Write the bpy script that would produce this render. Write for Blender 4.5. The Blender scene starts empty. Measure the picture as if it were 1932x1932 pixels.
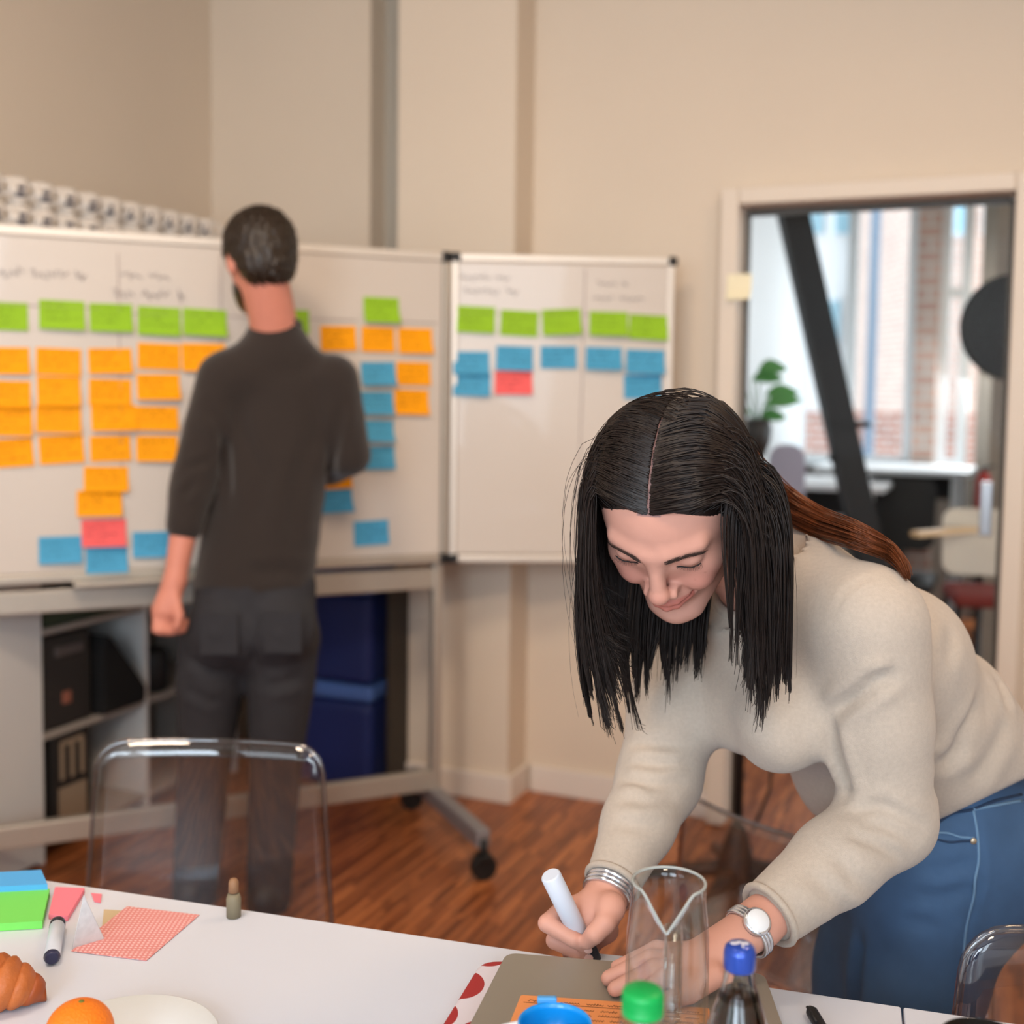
import bpy, bmesh, math, random
import numpy as np
from mathutils import Matrix, Vector, Quaternion

# ---------------------------------------------------------------- camera, light, exposure
F_PX, PPX, PPY = 2200.0, 966.0, 888.0
CAM_Z = 1.37
PITCH, ROLL = math.atan(0.0688), 0.0126
_f0 = Vector((0, math.cos(PITCH), -math.sin(PITCH)))
_u0 = Vector((0, math.sin(PITCH), math.cos(PITCH)))
_r0 = Vector((1, 0, 0))
CR = _r0 * math.cos(ROLL) + _u0 * math.sin(ROLL)
CU = -_r0 * math.sin(ROLL) + _u0 * math.cos(ROLL)
CF = _f0
CAM = Vector((0, 0, CAM_Z))
SC = bpy.context.scene
COL = SC.collection

cam_d = bpy.data.cameras.new('camera')
cam_d.sensor_width = 36.0
cam_d.lens = 36.0 * F_PX / 1932.0
cam_d.shift_y = -(966.0 - PPY) / 1932.0
cam_d.clip_start = 0.05
cam_d.clip_end = 200
cam_d.dof.use_dof = True
cam_d.dof.focus_distance = 1.24
cam_d.dof.aperture_fstop = 3.1
cam_o = bpy.data.objects.new('camera', cam_d)
m = Matrix.Identity(4)
for i, v in enumerate((CR, CU, -CF)):
    m[0][i], m[1][i], m[2][i] = v
m.translation = CAM
cam_o.matrix_world = m
COL.objects.link(cam_o)
SC.camera = cam_o

SC.view_settings.view_transform = 'Standard'
SC.view_settings.look = 'None'
SC.view_settings.gamma = 1.0
SC.view_settings.use_curve_mapping = False
SC.view_settings.exposure = -0.08
SC.cycles.transparent_max_bounces = 40
SC.cycles.max_bounces = 7
SC.cycles.adaptive_threshold = 0.025
SC.cycles.diffuse_bounces = 3
SC.cycles.glossy_bounces = 3
SC.cycles.transmission_bounces = 7
SC.cycles.caustics_reflective = False
SC.cycles.caustics_refractive = False

world = bpy.data.worlds.new('overcast_sky')
SC.world = world
world.use_nodes = True
wn = world.node_tree.nodes
wn['Background'].inputs[0].default_value = (0.83, 0.92, 1.0, 1)
wn['Background'].inputs[1].default_value = 3.2

def area_light(name, loc, target, sx, sy, power, color, spread=math.pi):
    d = bpy.data.lights.new(name, 'AREA')
    d.shape = 'RECTANGLE'; d.size = sx; d.size_y = sy
    d.energy = power; d.color = color; d.spread = spread
    o = bpy.data.objects.new(name, d)
    o.location = loc
    dirv = Vector(target) - Vector(loc)
    o.rotation_euler = dirv.to_track_quat('-Z', 'Y').to_euler()
    COL.objects.link(o)
    return o

# daylight through the big windows behind and to the left of the photographer
area_light('window_daylight', (-1.3, -2.2, 1.75), (-0.2, 2.5, 1.0), 1.5, 1.7, 70, (0.73, 0.87, 1.0))
area_light('window_daylight', (0.75, -2.2, 1.75), (0.3, 2.5, 1.0), 1.5, 1.7, 54, (0.73, 0.87, 1.0))
# warm ceiling lamps of the room, the last one an added fill
area_light('ceiling_lamp_and_fill', (0.35, -0.35, 2.93), (0.1, 3.4, 0.9), 0.45, 0.45, 9.5, (1.0, 0.76, 0.54), math.radians(84))
area_light('ceiling_lamp_and_fill', (1.25, 2.0, 2.9), (0.9, 1.5, 0.9), 0.35, 0.35, 12.5, (1.0, 0.68, 0.40))
area_light('ceiling_lamp_and_fill', (-0.75, 0.9, 2.93), (-0.9, 2.6, 1.2), 0.45, 0.45, 16, (1.0, 0.78, 0.58), math.radians(120))  # added fill to brighten the left wall and board, no known lamp there
# the neighbouring office behind the glass door has its own window light
area_light('office_daylight', (3.3, 6.6, 1.9), (2.0, 4.5, 0.8), 1.6, 1.4, 130, (0.9, 0.95, 1.0))

# ---------------------------------------------------------------- helpers
def ray(px, py):
    return CF + CR * ((px - PPX) / F_PX) + CU * ((PPY - py) / F_PX)
def P(px, py, Y):
    d = ray(px, py)
    return CAM + d * (Y / d.y)
def PZ(px, py, z):
    d = ray(px, py)
    return CAM + d * ((z - CAM_Z) / d.z)
def PPlane(px, py, p0, n):
    d = ray(px, py)
    return CAM + d * ((Vector(p0) - CAM).dot(n) / d.dot(n))
def to_px(p):
    v = Vector(p) - CAM
    z = v.dot(CF)
    return (PPX + F_PX * v.dot(CR) / z, PPY - F_PX * v.dot(CU) / z)

def lin(c):
    return tuple(((x / 255.0) / 12.92 if x / 255.0 <= 0.04045 else ((x / 255.0 + 0.055) / 1.055) ** 2.4) for x in c)

MATS = {}
def mat(name, rgb, rough=0.55, metal=0.0, spec=0.5, var=0.06, nscale=8.0, bump=0.0, bscale=60.0, trans=0.0, ior=1.45,
        sss=0.0, emis=None, estr=0.0, alpha=1.0, sheen=0.0, coat=0.0):
    """principled material with a little procedural colour variation and relief; rgb in sRGB 0-255"""
    if name in MATS:
        return MATS[name]
    mt = bpy.data.materials.new(name)
    mt.use_nodes = True
    nt = mt.node_tree
    b = nt.nodes['Principled BSDF']
    c = lin(rgb)
    tc = nt.nodes.new('ShaderNodeTexCoord')
    if var > 0:
        nz = nt.nodes.new('ShaderNodeTexNoise'); nz.inputs['Scale'].default_value = nscale; nz.inputs['Detail'].default_value = 4
        nt.links.new(tc.outputs['Object'], nz.inputs['Vector'])
        mx = nt.nodes.new('ShaderNodeMix'); mx.data_type = 'RGBA'
        mx.inputs[6].default_value = tuple(x * (1 - var) for x in c) + (1,)
        mx.inputs[7].default_value = tuple(min(1, x * (1 + var)) for x in c) + (1,)
        nt.links.new(nz.outputs['Fac'], mx.inputs[0])
        nt.links.new(mx.outputs[2], b.inputs['Base Color'])
    else:
        b.inputs['Base Color'].default_value = c + (1,)
    if bump > 0:
        n2 = nt.nodes.new('ShaderNodeTexNoise'); n2.inputs['Scale'].default_value = bscale; n2.inputs['Detail'].default_value = 6
        nt.links.new(tc.outputs['Object'], n2.inputs['Vector'])
        bp = nt.nodes.new('ShaderNodeBump'); bp.inputs['Strength'].default_value = bump; bp.inputs['Distance'].default_value = 0.01
        nt.links.new(n2.outputs['Fac'], bp.inputs['Height'])
        nt.links.new(bp.outputs['Normal'], b.inputs['Normal'])
    b.inputs['Roughness'].default_value = rough
    b.inputs['Metallic'].default_value = metal
    b.inputs['Specular IOR Level'].default_value = spec
    b.inputs['Transmission Weight'].default_value = trans
    b.inputs['IOR'].default_value = ior
    b.inputs['Alpha'].default_value = alpha
    b.inputs['Sheen Weight'].default_value = sheen
    b.inputs['Coat Weight'].default_value = coat
    if sss > 0:
        b.inputs['Subsurface Weight'].default_value = sss
        b.inputs['Subsurface Radius'].default_value = (1.0, 0.35, 0.2)
        b.inputs['Subsurface Scale'].default_value = 0.006
    if emis:
        b.inputs['Emission Color'].default_value = lin(emis) + (1,)
        b.inputs['Emission Strength'].default_value = estr
    MATS[name] = mt
    return mt

def tag(o, label=None, cat=None, group=None, kind=None):
    if label: o['label'] = label
    if cat: o['category'] = cat
    if group: o['group'] = group
    if kind: o['kind'] = kind
    return o

def empty(name, loc=(0, 0, 0), label=None, cat=None, group=None, rz=0.0, kind=None):
    o = bpy.data.objects.new(name, None)
    o.empty_display_size = 0.05
    o.location = loc
    o.rotation_euler = (0, 0, rz)
    COL.objects.link(o)
    return tag(o, label, cat, group, kind)

def np_mesh(name, verts, faces, smooth=True):
    me = bpy.data.meshes.new(name)
    verts = np.asarray(verts, dtype=np.float32)
    faces = np.asarray(faces, dtype=np.int32)
    k = faces.shape[1]
    me.vertices.add(len(verts)); me.vertices.foreach_set('co', verts.ravel())
    me.loops.add(faces.size); me.loops.foreach_set('vertex_index', faces.ravel())
    me.polygons.add(len(faces))
    me.polygons.foreach_set('loop_start', np.arange(0, faces.size, k, dtype=np.int32))
    me.polygons.foreach_set('loop_total', np.full(len(faces), k, dtype=np.int32))
    me.polygons.foreach_set('use_smooth', np.full(len(faces), smooth, dtype=bool))
    me.update(); me.validate()
    return me

def link(name, me, material, parent=None):
    o = bpy.data.objects.new(name, me)
    if material is not None and len(me.materials) == 0:
        me.materials.append(material)
    COL.objects.link(o)
    if parent is not None:
        o.parent = parent
    return o

class MB:
    """collects shapes into one mesh; coordinates are local to the parent"""
    def __init__(s): s.bm = bmesh.new()
    def box(s, c, size, rot=None, bevel=0.0, seg=2):
        r = bmesh.ops.create_cube(s.bm, size=1.0)
        vs = r['verts']
        for v in vs:
            v.co = Vector((v.co.x * size[0], v.co.y * size[1], v.co.z * size[2]))
        if bevel > 0:
            es = list({e for v in vs for e in v.link_edges})
            rr = bmesh.ops.bevel(s.bm, geom=es, offset=bevel, segments=seg, profile=0.5, affect='EDGES')
            vs = list({v for f in rr['faces'] for v in f.verts} | {v for v in vs if v.is_valid})
        M = Matrix.Translation(Vector(c))
        if rot is not None:
            M = M @ (rot.to_4x4() if isinstance(rot, (Matrix, Quaternion)) and not isinstance(rot, Quaternion) else rot.to_matrix().to_4x4())
        bmesh.ops.transform(s.bm, matrix=M, verts=vs)
        return s
    def bar(s, a, b, w, h=None, up=(0, 0, 1), bevel=0.0):
        a, b = Vector(a), Vector(b); h = h or w
        d = (b - a); L = d.length; d.normalize()
        up = Vector(up)
        if abs(d.dot(up)) > 0.98: up = Vector((0, 1, 0))
        x = d.cross(up).normalized(); z = x.cross(d).normalized()
        R = Matrix((x, d, z)).transposed()
        return s.box((a + b) / 2, (w, L, h), R, bevel)
    def tube(s, pts, r, n=10, caps=True, up=None):
        pts = [Vector(p) for p in pts]
        rs = r if isinstance(r, (list, tuple)) else [r] * len(pts)
        rings = []
        t0 = (pts[1] - pts[0]).normalized()
        ref = Vector(up) if up else (Vector((0, 0, 1)) if abs(t0.z) < 0.9 else Vector((1, 0, 0)))
        x = t0.cross(ref).normalized()
        for i, p in enumerate(pts):
            t = (pts[min(i + 1, len(pts) - 1)] - pts[max(i - 1, 0)]).normalized()
            x = (x - t * x.dot(t)).normalized(); y = t.cross(x)
            rings.append([s.bm.verts.new(p + (x * math.cos(2 * math.pi * k / n) + y * math.sin(2 * math.pi * k / n)) * rs[i]) for k in range(n)])
        for i in range(len(rings) - 1):
            for k in range(n):
                f = s.bm.faces.new((rings[i][k], rings[i][(k + 1) % n], rings[i + 1][(k + 1) % n], rings[i + 1][k])); f.smooth = True
        if caps:
            s.bm.faces.new(list(reversed(rings[0]))); s.bm.faces.new(rings[-1])
        return s
    def lathe(s, prof, n=32, c=(0, 0, 0), closed=False, axis=None):
        c = Vector(c)
        R = axis if axis is not None else Matrix.Identity(3)
        rings = []
        for (r, z) in prof:
            if r < 1e-6:
                rings.append([s.bm.verts.new(c + R @ Vector((0, 0, z)))])
            else:
                rings.append([s.bm.verts.new(c + R @ Vector((r * math.cos(2 * math.pi * k / n), r * math.sin(2 * math.pi * k / n), z))) for k in range(n)])
        idx = list(range(len(rings) - 1)) + ([len(rings) - 1] if closed else [])
        for i in idx:
            A, B = rings[i], rings[(i + 1) % len(rings)]
            if len(A) == 1 and len(B) == 1: continue
            for k in range(n):
                k2 = (k + 1) % n
                if len(A) == 1: f = s.bm.faces.new((A[0], B[k2], B[k]))
                elif len(B) == 1: f = s.bm.faces.new((A[k], A[k2], B[0]))
                else: f = s.bm.faces.new((A[k], A[k2], B[k2], B[k]))
                f.smooth = True
        return s
    def prism(s, poly, h, M=None):
        """poly: list of (x, y) ccw; extruded along z by h"""
        M = M or Matrix.Identity(4)
        a = [s.bm.verts.new(M @ Vector((p[0], p[1], 0))) for p in poly]
        b = [s.bm.verts.new(M @ Vector((p[0], p[1], h))) for p in poly]
        s.bm.faces.new(list(reversed(a))); s.bm.faces.new(b)
        n = len(poly)
        for i in range(n):
            s.bm.faces.new((a[i], a[(i + 1) % n], b[(i + 1) % n], b[i]))
        return s
    def sphere(s, c, r, sc=(1, 1, 1), u=20, v=14, rot=None):
        rr = bmesh.ops.create_uvsphere(s.bm, u_segments=u, v_segments=v, radius=r)
        M = Matrix.Translation(Vector(c)) @ (rot.to_4x4() if rot is not None else Matrix.Identity(4)) @ Matrix.Diagonal((*sc, 1))
        bmesh.ops.transform(s.bm, matrix=M, verts=rr['verts'])
        for f in {f for v in rr['verts'] for f in v.link_faces}: f.smooth = True
        return s
    def build(s, name, material, parent=None):
        bmesh.ops.recalc_face_normals(s.bm, faces=s.bm.faces)
        me = bpy.data.meshes.new(name)
        s.bm.to_mesh(me); s.bm.free()
        return link(name, me, material, parent)

def rounded_rect(w, h, r, n=5):
    pts = []
    for (cx, cy, a0) in ((w / 2 - r, h / 2 - r, 0), (-w / 2 + r, h / 2 - r, 90), (-w / 2 + r, -h / 2 + r, 180), (w / 2 - r, -h / 2 + r, 270)):
        for k in range(n + 1):
            a = math.radians(a0 + 90 * k / n)
            pts.append((cx + r * math.cos(a), cy + r * math.sin(a)))
    return pts

def frame_from(p, xdir, zdir):
    """matrix with origin p, x axis along xdir, z axis close to zdir"""
    x = Vector(xdir).normalized(); z = Vector(zdir); z = (z - x * z.dot(x)).normalized(); y = z.cross(x)
    M = Matrix.Identity(4)
    for i, v in enumerate((x, y, z)):
        M[0][i], M[1][i], M[2][i] = v
    M.translation = Vector(p)
    return M

ORD = ['zeroth', 'first', 'second', 'third', 'fourth', 'fifth', 'sixth', 'seventh', 'eighth', 'ninth', 'tenth', 'eleventh']
random.seed(7)
rng = np.random.default_rng(7)
# ---------------------------------------------------------------- room shell (room frame: s along the door wall, d away from the camera)
TH = math.atan2(-0.396, 0.918)
RM = Matrix.Translation((0.059, 3.94, 0)) @ Matrix.Rotation(TH, 4, 'Z')
def RW(s, d, z=0.0):
    return RM @ Vector((s, d, z))
def room(o):
    o.matrix_world = RM
    return o
def struct(name, mb, material, label=None):
    o = room(mb.build(name, material))
    o['kind'] = 'structure'
    if label: o['label'] = label
    return o

def floor_material():
    mt = bpy.data.materials.new('lamella_parquet'); mt.use_nodes = True
    nt = mt.node_tree; N = nt.nodes; L = nt.links; b = N['Principled BSDF']
    tc = N.new('ShaderNodeTexCoord'); sp = N.new('ShaderNodeSeparateXYZ'); L.new(tc.outputs['Object'], sp.inputs[0])
    def math_(op, a, bb=None):
        n = N.new('ShaderNodeMath'); n.operation = op
        for i, v in enumerate((a, bb)):
            if v is None: continue
            if isinstance(v, (int, float)): n.inputs[i].default_value = v
            else: L.new(v, n.inputs[i])
        return n.outputs[0]
    row = math_('FLOOR', math_('DIVIDE', sp.outputs[0], 0.0125))
    w1 = N.new('ShaderNodeTexWhiteNoise'); w1.noise_dimensions = '1D'; L.new(row, w1.inputs['W'])
    u = math_('ADD', math_('DIVIDE', sp.outputs[1], 0.16), math_('MULTIPLY', w1.outputs['Value'], 7.3))
    cell = math_('FLOOR', u)
    cv = N.new('ShaderNodeCombineXYZ'); L.new(row, cv.inputs[0]); L.new(cell, cv.inputs[1])
    w2 = N.new('ShaderNodeTexWhiteNoise'); w2.noise_dimensions = '2D'; L.new(cv.outputs[0], w2.inputs['Vector'])
    nz = N.new('ShaderNodeTexNoise'); nz.inputs['Scale'].default_value = 3.0
    mp = N.new('ShaderNodeMapping'); mp.inputs['Scale'].default_value = (40, 3, 1); L.new(tc.outputs['Object'], mp.inputs[0]); L.new(mp.outputs[0], nz.inputs['Vector'])
    mixv = math_('ADD', math_('MULTIPLY', w2.outputs['Value'], 0.75), math_('MULTIPLY', nz.outputs['Fac'], 0.3))
    rp = N.new('ShaderNodeValToRGB'); L.new(mixv, rp.inputs[0])
    e = rp.color_ramp.elements
    e[0].position = 0.05; e[0].color = lin((102, 54, 28)) + (1,)
    e[1].position = 0.95; e[1].color = lin((198, 122, 72)) + (1,)
    k = rp.color_ramp.elements.new(0.55); k.color = lin((150, 84, 46)) + (1,)
    L.new(rp.outputs[0], b.inputs['Base Color'])
    b.inputs['Roughness'].default_value = 0.38
    bp = N.new('ShaderNodeBump'); bp.inputs['Strength'].default_value = 0.15; bp.inputs['Distance'].default_value = 0.002
    L.new(w2.outputs['Value'], bp.inputs['Height']); L.new(bp.outputs[0], b.inputs['Normal'])
    return mt

M_WALL = mat('painted_wall_warm_white', (226, 210, 191), rough=0.85, var=0.03, nscale=2.2, bump=0.12, bscale=90)
M_WALLG = mat('niche_wall_shade_grey', (186, 178, 165), rough=0.85, var=0.03, nscale=3, bump=0.1, bscale=90)  # grey stands for the shade inside the narrow recess
M_TRIM = mat('trim_paint', (232, 222, 212), rough=0.5, var=0.02)
M_CEIL = mat('ceiling_paint', (236, 228, 218), rough=0.9, var=0.02)
M_FRAME = mat('door_frame_paint', (228, 214, 198), rough=0.45, var=0.02)
CEIL = 3.05

mb = MB(); mb.box((0.3, -1.0, -0.03), (8.4, 14.5, 0.06)); struct('floor', mb, floor_material(), 'reddish brown lamella parquet floor')
mb = MB(); mb.box((0.2, -2.95, CEIL + 0.05), (6.6, 6.4, 0.1)); struct('ceiling', mb, M_CEIL)
# door wall (right), with the opening for the glass door
S0, S1, ZT = 0.655, 1.535, 1.99
mb = MB()
mb.box(((0.0 + S0) / 2, 0.06, CEIL / 2), (S0 - 0.0, 0.12, CEIL))
mb.box(((S1 + 3.4) / 2, 0.06, CEIL / 2), (3.4 - S1, 0.12, CEIL))
mb.box(((S0 + S1) / 2, 0.06, (ZT + CEIL) / 2), (S1 - S0, 0.12, CEIL - ZT))
struct('wall_right', mb, M_WALL, 'warm white wall with the glass door')
mb = MB(); mb.box((-0.2145, -0.016, CEIL / 2), (0.429, 0.272, CEIL)); struct('wall_pillar', mb, M_WALL, 'wide wall pillar behind the whiteboards')
mb = MB(); mb.box((-1.03, 0.133, CEIL / 2), (0.724, 0.12, CEIL)); struct('wall_back', mb, M_WALL)
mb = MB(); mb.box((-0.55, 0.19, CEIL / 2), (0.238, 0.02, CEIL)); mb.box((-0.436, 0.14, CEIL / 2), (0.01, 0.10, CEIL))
struct('wall_niche', mb, M_WALLG, 'narrow wall recess beside the pillar, its shade painted in grey')
mb = MB(); mb.box((-1.43, -2.9, CEIL / 2), (0.12, 6.2, CEIL)); struct('wall_left', mb, M_WALL)
mb = MB(); mb.box((3.45, -3.0, CEIL / 2), (0.12, 6.0, CEIL)); struct('wall_far_right', mb, M_WALL)
# window wall behind the photographer
mb = MB()
for (a, b2) in ((-1.49, -1.2), (0.35, 0.75), (2.3, 3.5)):
    mb.box(((a + b2) / 2, -6.1, CEIL / 2), (b2 - a, 0.12, CEIL))
mb.box((1.0, -6.1, 0.42), (5.0, 0.12, 0.84)); mb.box((1.0, -6.1, CEIL - 0.14), (5.0, 0.12, 0.28))
struct('wall_rear', mb, M_WALL)
# baseboards
mb = MB(); mb.box(((S0) / 2 + 0.005, -0.008, 0.045), (S0 - 0.04, 0.016, 0.09), bevel=0.003); struct('baseboard_right', mb, M_TRIM)
mb = MB(); mb.box((-0.2145, -0.160, 0.045), (0.445, 0.016, 0.09), bevel=0.003); mb.box((0.008, -0.085, 0.045), (0.016, 0.15, 0.09), bevel=0.003)
struct('baseboard_pillar', mb, M_TRIM)
mb = MB(); mb.box((2.45, -0.008, 0.045), (1.7, 0.016, 0.09), bevel=0.003); struct('baseboard_far_right', mb, M_TRIM)

# ---------------------------------------------------------------- glass door in its frame
M_GLASS = mat('clear_glass', (250, 253, 252), rough=0.0, trans=1.0, ior=1.45, var=0.0)
def thin_glass(name, tint=(0.95, 0.98, 0.97), base=0.025, extra=0.0):
    """a thin clear sheet: see-through with a fresnel reflection"""
    mt = bpy.data.materials.new(name); mt.use_nodes = True
    nt = mt.node_tree; N = nt.nodes; L = nt.links
    for n in list(N):
        if n.type == 'BSDF_PRINCIPLED': N.remove(n)
    out = [n for n in N if n.type == 'OUTPUT_MATERIAL'][0]
    tr = N.new('ShaderNodeBsdfTransparent'); tr.inputs[0].default_value = tint + (1,)
    gl = N.new('ShaderNodeBsdfGlossy'); gl.inputs['Roughness'].default_value = 0.03
    fr = N.new('ShaderNodeLayerWeight'); fr.inputs[0].default_value = 0.5
    pw = N.new('ShaderNodeMath'); pw.operation = 'POWER'; pw.inputs[1].default_value = 4.0; L.new(fr.outputs['Facing'], pw.inputs[0])
    ml = N.new('ShaderNodeMath'); ml.operation = 'MULTIPLY'; ml.inputs[1].default_value = 0.8; L.new(pw.outputs[0], ml.inputs[0])
    ad = N.new('ShaderNodeMath'); ad.operation = 'ADD'; ad.inputs[1].default_value = base + extra; L.new(ml.outputs[0], ad.inputs[0])
    mx = N.new('ShaderNodeMixShader'); L.new(ad.outputs[0], mx.inputs[0]); L.new(tr.outputs[0], mx.inputs[1]); L.new(gl.outputs[0], mx.inputs[2])
    L.new(mx.outputs[0], out.inputs[0])
    return mt
M_PANE = thin_glass('door_pane_glass', (0.95, 0.96, 0.955), base=0.0015)
door = room(empty('door_1', kind='structure'))
door['label'] = 'glass door in a cream frame'
mb = MB()
mb.box((0.678, 0.03, 1.0), (0.056, 0.20, 1.99), bevel=0.006); door_parts = []
mb.build('door_jamb', M_FRAME, door)
mb = MB(); mb.box((1.510, 0.03, 1.0), (0.056, 0.20, 1.99), bevel=0.006); mb.build('door_jamb', M_FRAME, door)
mb = MB(); mb.box((1.094, 0.03, 1.9695), (0.776, 0.20, 0.052), bevel=0.006); mb.build('door_lintel', M_FRAME, door)
M_DGREY = mat('dark_grey_seal', (86, 80, 72), rough=0.5)
mb = MB(); mb.box((0.713, 0.045, 0.975), (0.014, 0.03, 1.92)); mb.box((1.475, 0.045, 0.975), (0.014, 0.03, 1.92)); mb.box((1.094, 0.045, 1.933), (0.75, 0.03, 0.02))
mb.build('door_seal', M_DGREY, door)
mb = MB(); mb.box((1.094, 0.05, 0.965), (0.748, 0.01, 1.92)); mb.build('glass_pane', M_PANE, door)
mb = MB(); mb.box((1.435, 0.045, 1.04), (0.035, 0.03, 0.16), bevel=0.004); mb.build('lock_case', mat('steel', (170, 172, 176), 0.3, 0.9), door)
# cream sticky note on the door frame
# ---------------------------------------------------------------- whiteboards
BX = Vector((0.909, 0.416, 0)).normalized()
BN = Vector((0.416, -0.909, 0)).normalized()         # towards the room
BEND = Vector((-0.205, 3.52, 0))
BM = frame_from(BEND, BX, (0, 0, 1))                 # local x along the board, y behind it
M_BOARD = mat('whiteboard_enamel', (212, 202, 192), rough=0.28, var=0.015, nscale=3, coat=0.3)
M_ALU = mat('brushed_aluminium', (188, 180, 168), rough=0.42, metal=0.55, var=0.05, nscale=40)
M_ALUL = mat('light_aluminium', (224, 216, 206), rough=0.4, metal=0.3, var=0.03)
M_BLACKP = mat('black_plastic', (24, 24, 25), rough=0.5, var=0.1)
M_INK = mat('dry_marker_ink', (158, 148, 150), rough=0.7, var=0.05)
M_INKR = mat('faded_marker_ink', (160, 140, 140), rough=0.7, var=0.05)
BZ0, BZ1 = 0.86, 1.764
BW = 1.5

def scribble(mb, x0, z0, w, h, yy, n, r=0.0016):
    """handwriting-like stroke on a board: a wavy line of loops broken into words"""
    x = x0
    while x < x0 + w - 0.01:
        ln = min(random.uniform(0.05, 0.11), x0 + w - x)
        pts = []
        k = max(6, int(ln / 0.006))
        ph = random.random() * 6
        for i in range(k + 1):
            t = i / k
            amp = h * (0.35 + 0.3 * math.sin(ph + i * 1.3))
            pts.append((x + ln * t + 0.004 * math.sin(i * 2.4), yy, z0 + amp * math.sin(i * 1.9 + ph)))
        mb.tube(pts, r, n=4)
        x += ln + 0.02

wb = empty('mobile_whiteboard', label='wide whiteboard on a rolling steel stand, covered in sticky notes', cat='whiteboard')
wb.matrix_world = BM
mb = MB(); mb.box((-BW / 2, 0, (BZ0 + BZ1) / 2), (BW - 0.03, 0.012, BZ1 - BZ0 - 0.03)); mb.build('board_panel', M_BOARD, wb)
for z in (BZ0, BZ1):
    mb = MB(); mb.box((-BW / 2, 0, z), (BW, 0.024, 0.026), bevel=0.004); mb.build('frame_rail', M_ALUL if z > 1 else M_ALU, wb)
for x in (-BW, 0):
    mb = MB(); mb.box((x, 0, (BZ0 + BZ1) / 2), (0.022, 0.024, BZ1 - BZ0), bevel=0.004); mb.build('frame_stile', M_ALU, wb)
    for z in (BZ0, BZ1):
        mb = MB(); mb.box((x, 0, z), (0.036, 0.034, 0.034), bevel=0.008); mb.build('corner_cap', M_BLACKP, wb)
mb = MB(); mb.box((-BW / 2, -0.045, BZ0 - 0.012), (0.62, 0.07, 0.012), bevel=0.003); mb.build('pen_tray', M_ALU, wb)
for z, hh in ((0.795, 0.062), (0.165, 0.062)):
    mb = MB(); mb.box((-BW / 2, 0.03, z), (BW, 0.03, hh), bevel=0.004); mb.build('cross_tube', M_ALU, wb)
for x in (-0.012, -BW + 0.012):
    mb = MB(); mb.box((x, 0.03, 0.9), (0.03, 0.04, 1.56), bevel=0.005); mb.build('post', M_ALU, wb)
    back = 0.24 if x > -0.1 else 0.10
    mb = MB(); mb.bar((x, -0.36, 0.115), (x, back, 0.115), 0.042, 0.05, bevel=0.006); mb.build('foot_bar', mat('grey_foot_paint', (150, 148, 152), 0.4, 0.4), wb)
    for yy in (-0.36, back):
        mb = MB(); mb.tube([(x, yy, 0.115), (x, yy, 0.055)], 0.012, n=10)
        mb.tube([(x, yy - 0.014, 0.036), (x, yy + 0.014, 0.036)], [0.036, 0.036], n=18)
        mb.box((x, yy, 0.066), (0.04, 0.05, 0.016), bevel=0.005)
        mb.build('caster', M_BLACKP, wb)
mb = MB()
scribble(mb, -1.24, 1.655, 0.22, 0.03, -0.0075, 10)
scribble(mb, -0.93, 1.665, 0.14, 0.022, -0.0075, 8); scribble(mb, -0.95, 1.615, 0.18, 0.03, -0.0075, 8)
mb.build('handwriting', M_INK, wb)['kind'] = 'stuff'
mb = MB()
mb.tube([(-1.46, -0.0075, 1.575), (-0.98, -0.0075, 1.572)], 0.0012, n=4); mb.tube([(-0.9, -0.0075, 1.562), (-0.28, -0.0075, 1.566)], 0.0012, n=4); mb.tube([(-0.25, -0.0075, 1.566), (-0.03, -0.0075, 1.567)], 0.0012, n=4)
mb.tube([(-0.935, -0.0075, 1.72), (-0.93, -0.0075, 0.92)], 0.0011, n=4)
mb.tube([(-0.665, -0.0075, 1.74), (-0.668, -0.0075, 0.95)], 0.0011, n=4)
mb.build('ruled_line', M_INKR, wb)

# second board hinged to its right side
WA = Vector((-0.192, 3.515, 0)); WE = Vector((0.473, 3.56, 0))
WX = (WE - WA).normalized(); WL = (WE - WA).length
WN = Vector((WX.y, -WX.x, 0))
WM = frame_from(WA, WX, (0, 0, 1))
wing = empty('wing_whiteboard', label='narrow whiteboard wing hinged to the right of the wide board', cat='whiteboard')
wing.matrix_world = WM
mb = MB(); mb.box((WL / 2 + 0.01, 0, (BZ0 + BZ1) / 2), (WL - 0.03, 0.012, BZ1 - BZ0 - 0.03)); mb.build('board_panel', M_BOARD, wing)
for z in (BZ0, BZ1):
    mb = MB(); mb.box((WL / 2 + 0.01, 0, z), (WL - 0.01, 0.022, 0.022), bevel=0.004); mb.build('frame_rail', M_ALUL, wing)
for x in (0.014, WL):
    mb = MB(); mb.box((x, 0, (BZ0 + BZ1) / 2), (0.02, 0.022, BZ1 - BZ0), bevel=0.004); mb.build('frame_stile', M_ALUL, wing)
    for z in (BZ0, BZ1):
        mb = MB(); mb.box((x + 0.004, 0, z), (0.03, 0.03, 0.03), bevel=0.008); mb.build('corner_cap', M_BLACKP, wing)
mb = MB()
scribble(mb, 0.03, 1.705, 0.15, 0.018, -0.0075, 8); scribble(mb, 0.04, 1.665, 0.16, 0.02, -0.0075, 8)
scribble(mb, 0.44, 1.695, 0.09, 0.014, -0.0075, 8); scribble(mb, 0.43, 1.65, 0.15, 0.016, -0.0075, 8)
mb.build('handwriting', M_INK, wing)['kind'] = 'stuff'
mb = MB(); mb.tube([(0.405, -0.0075, 1.74), (0.395, -0.0075, 0.93)], 0.0011, n=4); mb.tube([(0.03, -0.0075, 1.60), (0.63, -0.0075, 1.60)], 0.0011, n=4)
mb.build('ruled_line', M_INKR, wing)

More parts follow.
